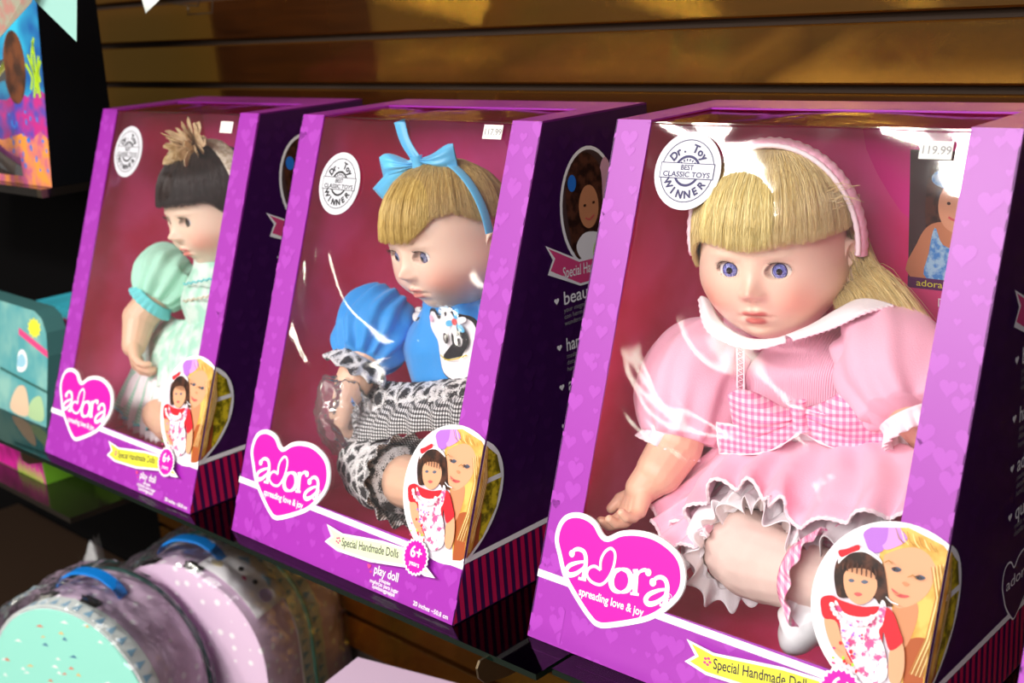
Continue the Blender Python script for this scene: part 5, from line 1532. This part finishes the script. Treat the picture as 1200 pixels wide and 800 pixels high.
# third lavender case lying low at the bottom centre, only its corner shows
r_ = empty('toy_case', (2.315, .06, -.262), radians(14)); mb = MB()
pr = [(-.12, -.132), (.075, -.132), (.075, .00), (.065, .015), (-.11, .015), (-.12, .005)]
mb.prism([(a, -.02, b) for a, b in pr], (0, .17, 0), LAV); mb.build('case_body', r_)
mb = MB(); mb.box((-.05, .01, .0155), (.02, .03, .021), LATCH); mb.box((-.04, .013, .021), (.01, .026, .025), BLACK); mb.build('latch', r_)
mb = MB(); mb.box((-.05, .07, .0155), (-.01, .088, .020), LATCH); mb.build('latch', r_)
tag(r_, 'pale lavender toy case lying flat below the middle doll box', 'suitcase')

# lower shelf that carries the cases
mb = MB(); mb.box((0.6, -.06, c0.z - R_A - HB_ - .022), (2.9, .395, c0.z - R_A - HB_ - .001), mat('dark_shelf_board', rgb(50, 36, 26), .4))
o = mb.build('lower_shelf'); tag(o, 'dark wooden lower shelf carrying the toy train cases', 'shelf')

# ================================================================== left background
# upper side shelf with the coral picture box
r_ = empty('upper_glass_shelf', (0, 0, 0)); mb = MB(); mb.box((.9, .085, .328), (1.700, .39, .3395), mat('smoked_glass_edge', rgb(26, 22, 18), .15)); mb.build('pane', r_)
mb = MB(); mb.box((1.688, .083, .3285), (1.702, .092, .3390), STEEL); mb.build('corner_clip', r_)
tag(r_, 'dark glass shelf corner holding the ocean coral box at upper left', 'shelf')
def pictbox():
    r_ = empty('picture_box', (1.700, .10, .340)); w, h, d = .34, .31, .10; ln = .09
    mb = MB(); T_ = lambda a, z, h_: (a - w, z * ln - h_, z)
    q = [(-w, 0, 0), (0, 0, 0), (0, d, 0), (-w, d, 0), (-w, h * ln, h), (0, h * ln, h), (0, h * ln + d * .8, h), (-w, h * ln + d * .8, h)]
    B1 = mat('dark_carton_side', rgb(3, 4, 8), .9, Specular_IOR_Level=.1)
    B2 = noisemat('sea_blue_print', rgb(20, 90, 160), rgb(50, 190, 226), 9, .4)
    mb.hexa(q, B1)
    mb.build('carton', r_)
    mb = MB(); fl = Flat(lambda a, b, h_: (-a, b * ln - h_, b), mb)
    fl.poly([(.0, 0), (.335, 0), (.335, .31), (.0, .31)], B2, 1)
    PU = noisemat('reef_magenta_print', rgb(190, 40, 130), rgb(70, 70, 170), 34, .4); OR = noisemat('reef_orange_print', rgb(236, 150, 60), rgb(190, 90, 130), 30, .4); BL = mat('reef_blue_spot', rgb(30, 120, 210), .4)
    GR = mat('coral_green_print', rgb(170, 210, 30), .4)
    fl.poly(sm2([(0, .115), (.03, .125), (.06, .105), (.09, .12), (.16, .11), (.25, .12), (.25, .0), (0, .0)], 3) if False else [(0, .125), (.025, .135), (.05, .120), (.08, .128), (.12, .115), (.25, .12), (.25, 0), (0, 0)], PU, 2)
    fl.poly([(0, .065), (.02, .075), (.05, .062), (.08, .070), (.14, .060), (.25, .06), (.25, 0), (0, 0)], OR, 3)
    rnd = random.Random(2)
    for i in range(26): fl.ell(rnd.uniform(.003, .12), rnd.uniform(.02, .10), rnd.uniform(.002, .004), rnd.uniform(.002, .005), BL, 4, 8)
    for a0, b0, l_, t_ in ((.012, .120, .055, 1.4), (.020, .125, .070, 1.65), (.030, .120, .060, 1.9), (.008, .14, .03, 1.2), (.038, .13, .04, 2.1), (.024, .15, .05, 1.3)):
        fl.stroke([(a0, b0), (a0 + l_ * .5 * -cos(t_) * -1 * .6, b0 + l_ * .5 * sin(t_)), (a0 - l_ * cos(t_) * .5, b0 + l_ * sin(t_))], .0055, GR, 5)
    fl.ell(.085, .16, .035, .05, noisemat('picture_brown_hair', rgb(60, 34, 20), rgb(110, 60, 30), 40, .5), 3)
    mb.build('picture', r_)
    mb = MB()   # clear blister over the lower left with lilac toy
    mb.grid(lambda u, w: V3((-.075 - .10 * u, -.004 - .03 * sin(pi * u) * sin(pi * w), .012 + .16 * w)), 16, 16, FILM)
    mb.build('blister', r_)
    tag(r_, 'box with an underwater coral picture on the upper left shelf', 'toy box')
    mb = MB(); mb.ball((1.700 - .098, .056, .385), (.020, .016, .030), mat('lilac_toy', rgb(170, 110, 190), .35)); mb.ball((1.700 - .105, .056, .43), (.013, .012, .02), mat('lilac_toy', rgb(170, 110, 190), .35)); mb.ball((1.597, .072, .49), (.006, .005, .030), YEL)
    o = mb.build('lilac_toy_figure'); tag(o, 'small lilac toy figure under a blister on the coral picture box', 'toy')
pictbox()

# boxes on the main shelf at the far left
def cake_boxes():
    TEALC = noisemat('aqua_box_print', rgb(84, 160, 166), rgb(140, 190, 180), 14, .4)
    r_ = empty('cupcake_box', (1.664, .048, 0)); w, h, d = .30, .165, .03; ln = .22
    mb = MB()
    out = [(0, 0), (-.004, .10), (-.012, .132), (-.028, .150), (-.052, .158), (-w, .160), (-w, 0)]
    mb.prism([(a, b * ln, b) for a, b in out], (0, d, 0), mat('teal_carton_side', rgb(60, 110, 110), .6)); mb.build('carton', r_)
    mb = MB(); fl = Flat(lambda a, b, h_: (a, b * ln - h_, b), mb)
    fl.poly(out, TEALC, 1); fl.poly([(-.004, .098), (-.006, .108), (-.10, .128), (-.10, .118)], PINKP, 2)
    st = [(-.050 + (.017 if i % 2 else .0225) * cos(pi * i / 11), .134 + (.011 if i % 2 else .0150) * sin(pi * i / 11)) for i in range(22)]
    fl.poly(st, YEL, 3)
    fl.poly(sm2([(-.10, .088), (-.088, .098), (-.074, .094), (-.068, .080), (-.078, .068), (-.10, .066)], 4), WHITE, 3); fl.poly(sm2([(-.10, .084), (-.088, .092), (-.076, .088), (-.073, .080), (-.082, .073), (-.10, .072)], 4), MAT_PALEBLUE, 4)
    fl.poly([(-.001, .048), (-.001, .052), (-.16, .062), (-.16, .058)], TEALD, 3)
    fl.poly(sm2([(-.01, .008), (-.02, .040), (-.05, .030), (-.06, .006)], 4), mat('pastel_green_print', rgb(170, 200, 150), .5), 3)
    fl.poly(sm2([(-.06, .006), (-.07, .044), (-.10, .040), (-.12, .006)], 4), mat('peach_print', rgb(220, 190, 160), .5), 4)
    mb.build('picture', r_)
    tag(r_, 'aqua toy box with a yellow starburst standing left of the mint doll box', 'toy box')
    r_ = empty('icing_box', (1.690, .175, 0)); mb = MB(); n = 26
    out = [(0, 0), (0, .118)] + [(-.28 * i / n, .122 + .006 * abs(sin(i * 1.4))) for i in range(n + 1)] + [(-.28, 0)]
    mb.prism([(a, 0, b) for a, b in out], (0, .10, 0), mat('aqua_icing', rgb(60, 176, 196), .5)); mb.build('carton', r_)
    mb = MB(); fl = Flat(lambda a, b, h_: (a, -h_, b), mb)
    fl.poly([(0, .094), (0, .106), (-.28, .112), (-.28, .100)], PINKP, 2)
    for i in range(8): fl.poly([(-.01 - i * .03, .095), (-.02 - i * .03, .095), (-.016 - i * .03, .108), (-.006 - i * .03, .108)], mat('plum_print', rgb(110, 20, 80), .5), 3)
    fl.ell(-.016, .070, .014, .020, mat('dusky_print', rgb(150, 130, 140), .5), 3); fl.ell(-.06, .118, .012, .006, YEL, 3)
    mb.build('picture', r_)
    tag(r_, 'turquoise toy box with scalloped icing top behind the aqua box', 'toy box')
MAT_PALEBLUE = mat('pale_blue_print', rgb(150, 200, 220), .5)
cake_boxes()
# low side shelf with two printed cartons, seen below the glass edge
mb = MB(); mb.box((.8, .06, -.155), (1.66, .38, -.146), mat('smoked_glass_edge', rgb(26, 22, 18), .15)); o = mb.build('lower_glass_shelf'); tag(o, 'dark glass shelf under the far left of the main shelf', 'shelf')
mb = MB(); mb.box((1.28, .10, -.1455), (1.500, .18, -.055), mat('green_carton_print', rgb(110, 170, 40), .5))
fl = Flat(lambda a, b, h_: (a, .10 - h_, b), mb)
fl.poly([(1.28, -.145), (1.500, -.145), (1.498, -.105), (1.28, -.10)], noisemat('magenta_flower_print', rgb(210, 30, 150), rgb(170, 20, 120), 30, .5), 2)
for i in range(16): fl.poly([(1.40 + i * .006, -.145), (1.404 + i * .006, -.145), (1.4025 + i * .006, -.125 + .006 * (i % 3))], P_LIME, 3)
fl.ell(1.46, -.09, .008, .008, YEL, 3); fl.ell(1.482, -.085, .006, .007, STRIPE, 3)
o = mb.build('flower_carton'); tag(o, 'green and magenta flower carton under the far left of the glass shelf', 'toy box')
mb = MB(); mb.box((1.515, .17, -.1455), (1.600, .25, -.105), mat('lime_carton', rgb(110, 160, 30), .5)); mb.prism([(1.515, .17, -.105), (1.600, .17, -.105), (1.60, .21, -.085), (1.515, .21, -.085)], (0, .002, -.003), mat('lime_carton', rgb(110, 160, 30), .5))
o = mb.build('lime_carton'); tag(o, 'small lime green carton right of the flower carton under the glass', 'toy box')

# hanging paper corners and clear hook at the top left
def paper(name, pts, mt, label, cat):
    mb = MB(); mb.prism(pts, (0.0006, -.0006, 0), mt); o = mb.build(name); tag(o, label, cat); return o
def aty(px, py, Y):
    d = CF + CR * ((px - 600) / FPX) - CU * ((py - 400) / FPX); return CP + d * ((Y - CP.y) / d.y)
paper('paper_flag', [aty(34, -40, .02), aty(91, -40, .03), aty(90.5, 0, .03), aty(90, 49, .03), aty(41, 1, .02)], mat('pale_teal_paper', rgb(150, 200, 190), .6), 'pale teal pointed paper flag hanging at the top left', 'paper flag')
paper('paper_flag', [aty(-20, -40, .0), aty(50, -40, .01), aty(37, 3, .01), aty(0, 44, .0), aty(-20, 60, .0)], noisemat('speckled_paper', rgb(150, 150, 130), rgb(170, 120, 110), 60, .6), 'greyish speckled pointed paper flag at the top left corner', 'paper flag')
paper('paper_flag', [aty(160, -40, .12), aty(215, -40, .12), aty(187, 0, .12), aty(171, 15.5, .12), aty(166, -2, .12)], mat('white_paper', rgb(220, 226, 222), .6), 'white pointed paper corner beside the clear hook at the top', 'paper flag')
r_ = empty('clear_hook', (0, 0, 0)); mb = MB(); hk = mat('clear_acrylic', rgb(120, 104, 84), .1, Transmission_Weight=.8)
mb.tube([aty(187, 3, .33), aty(232, 7, .30), aty(237, -20, .30)], .0012, hk, 6); mb.build('arm', r_)
mb = MB(); mb.tube([aty(220, 17, .34), aty(249, 15, .34), aty(249, -20, .34)], .0012, hk, 6); mb.tube([aty(220, 17, .34), aty(221, 8, .34)], .0012, hk, 6); mb.build('backplate_rim', r_)
tag(r_, 'clear acrylic hook on the wood wall at the top left', 'hook')
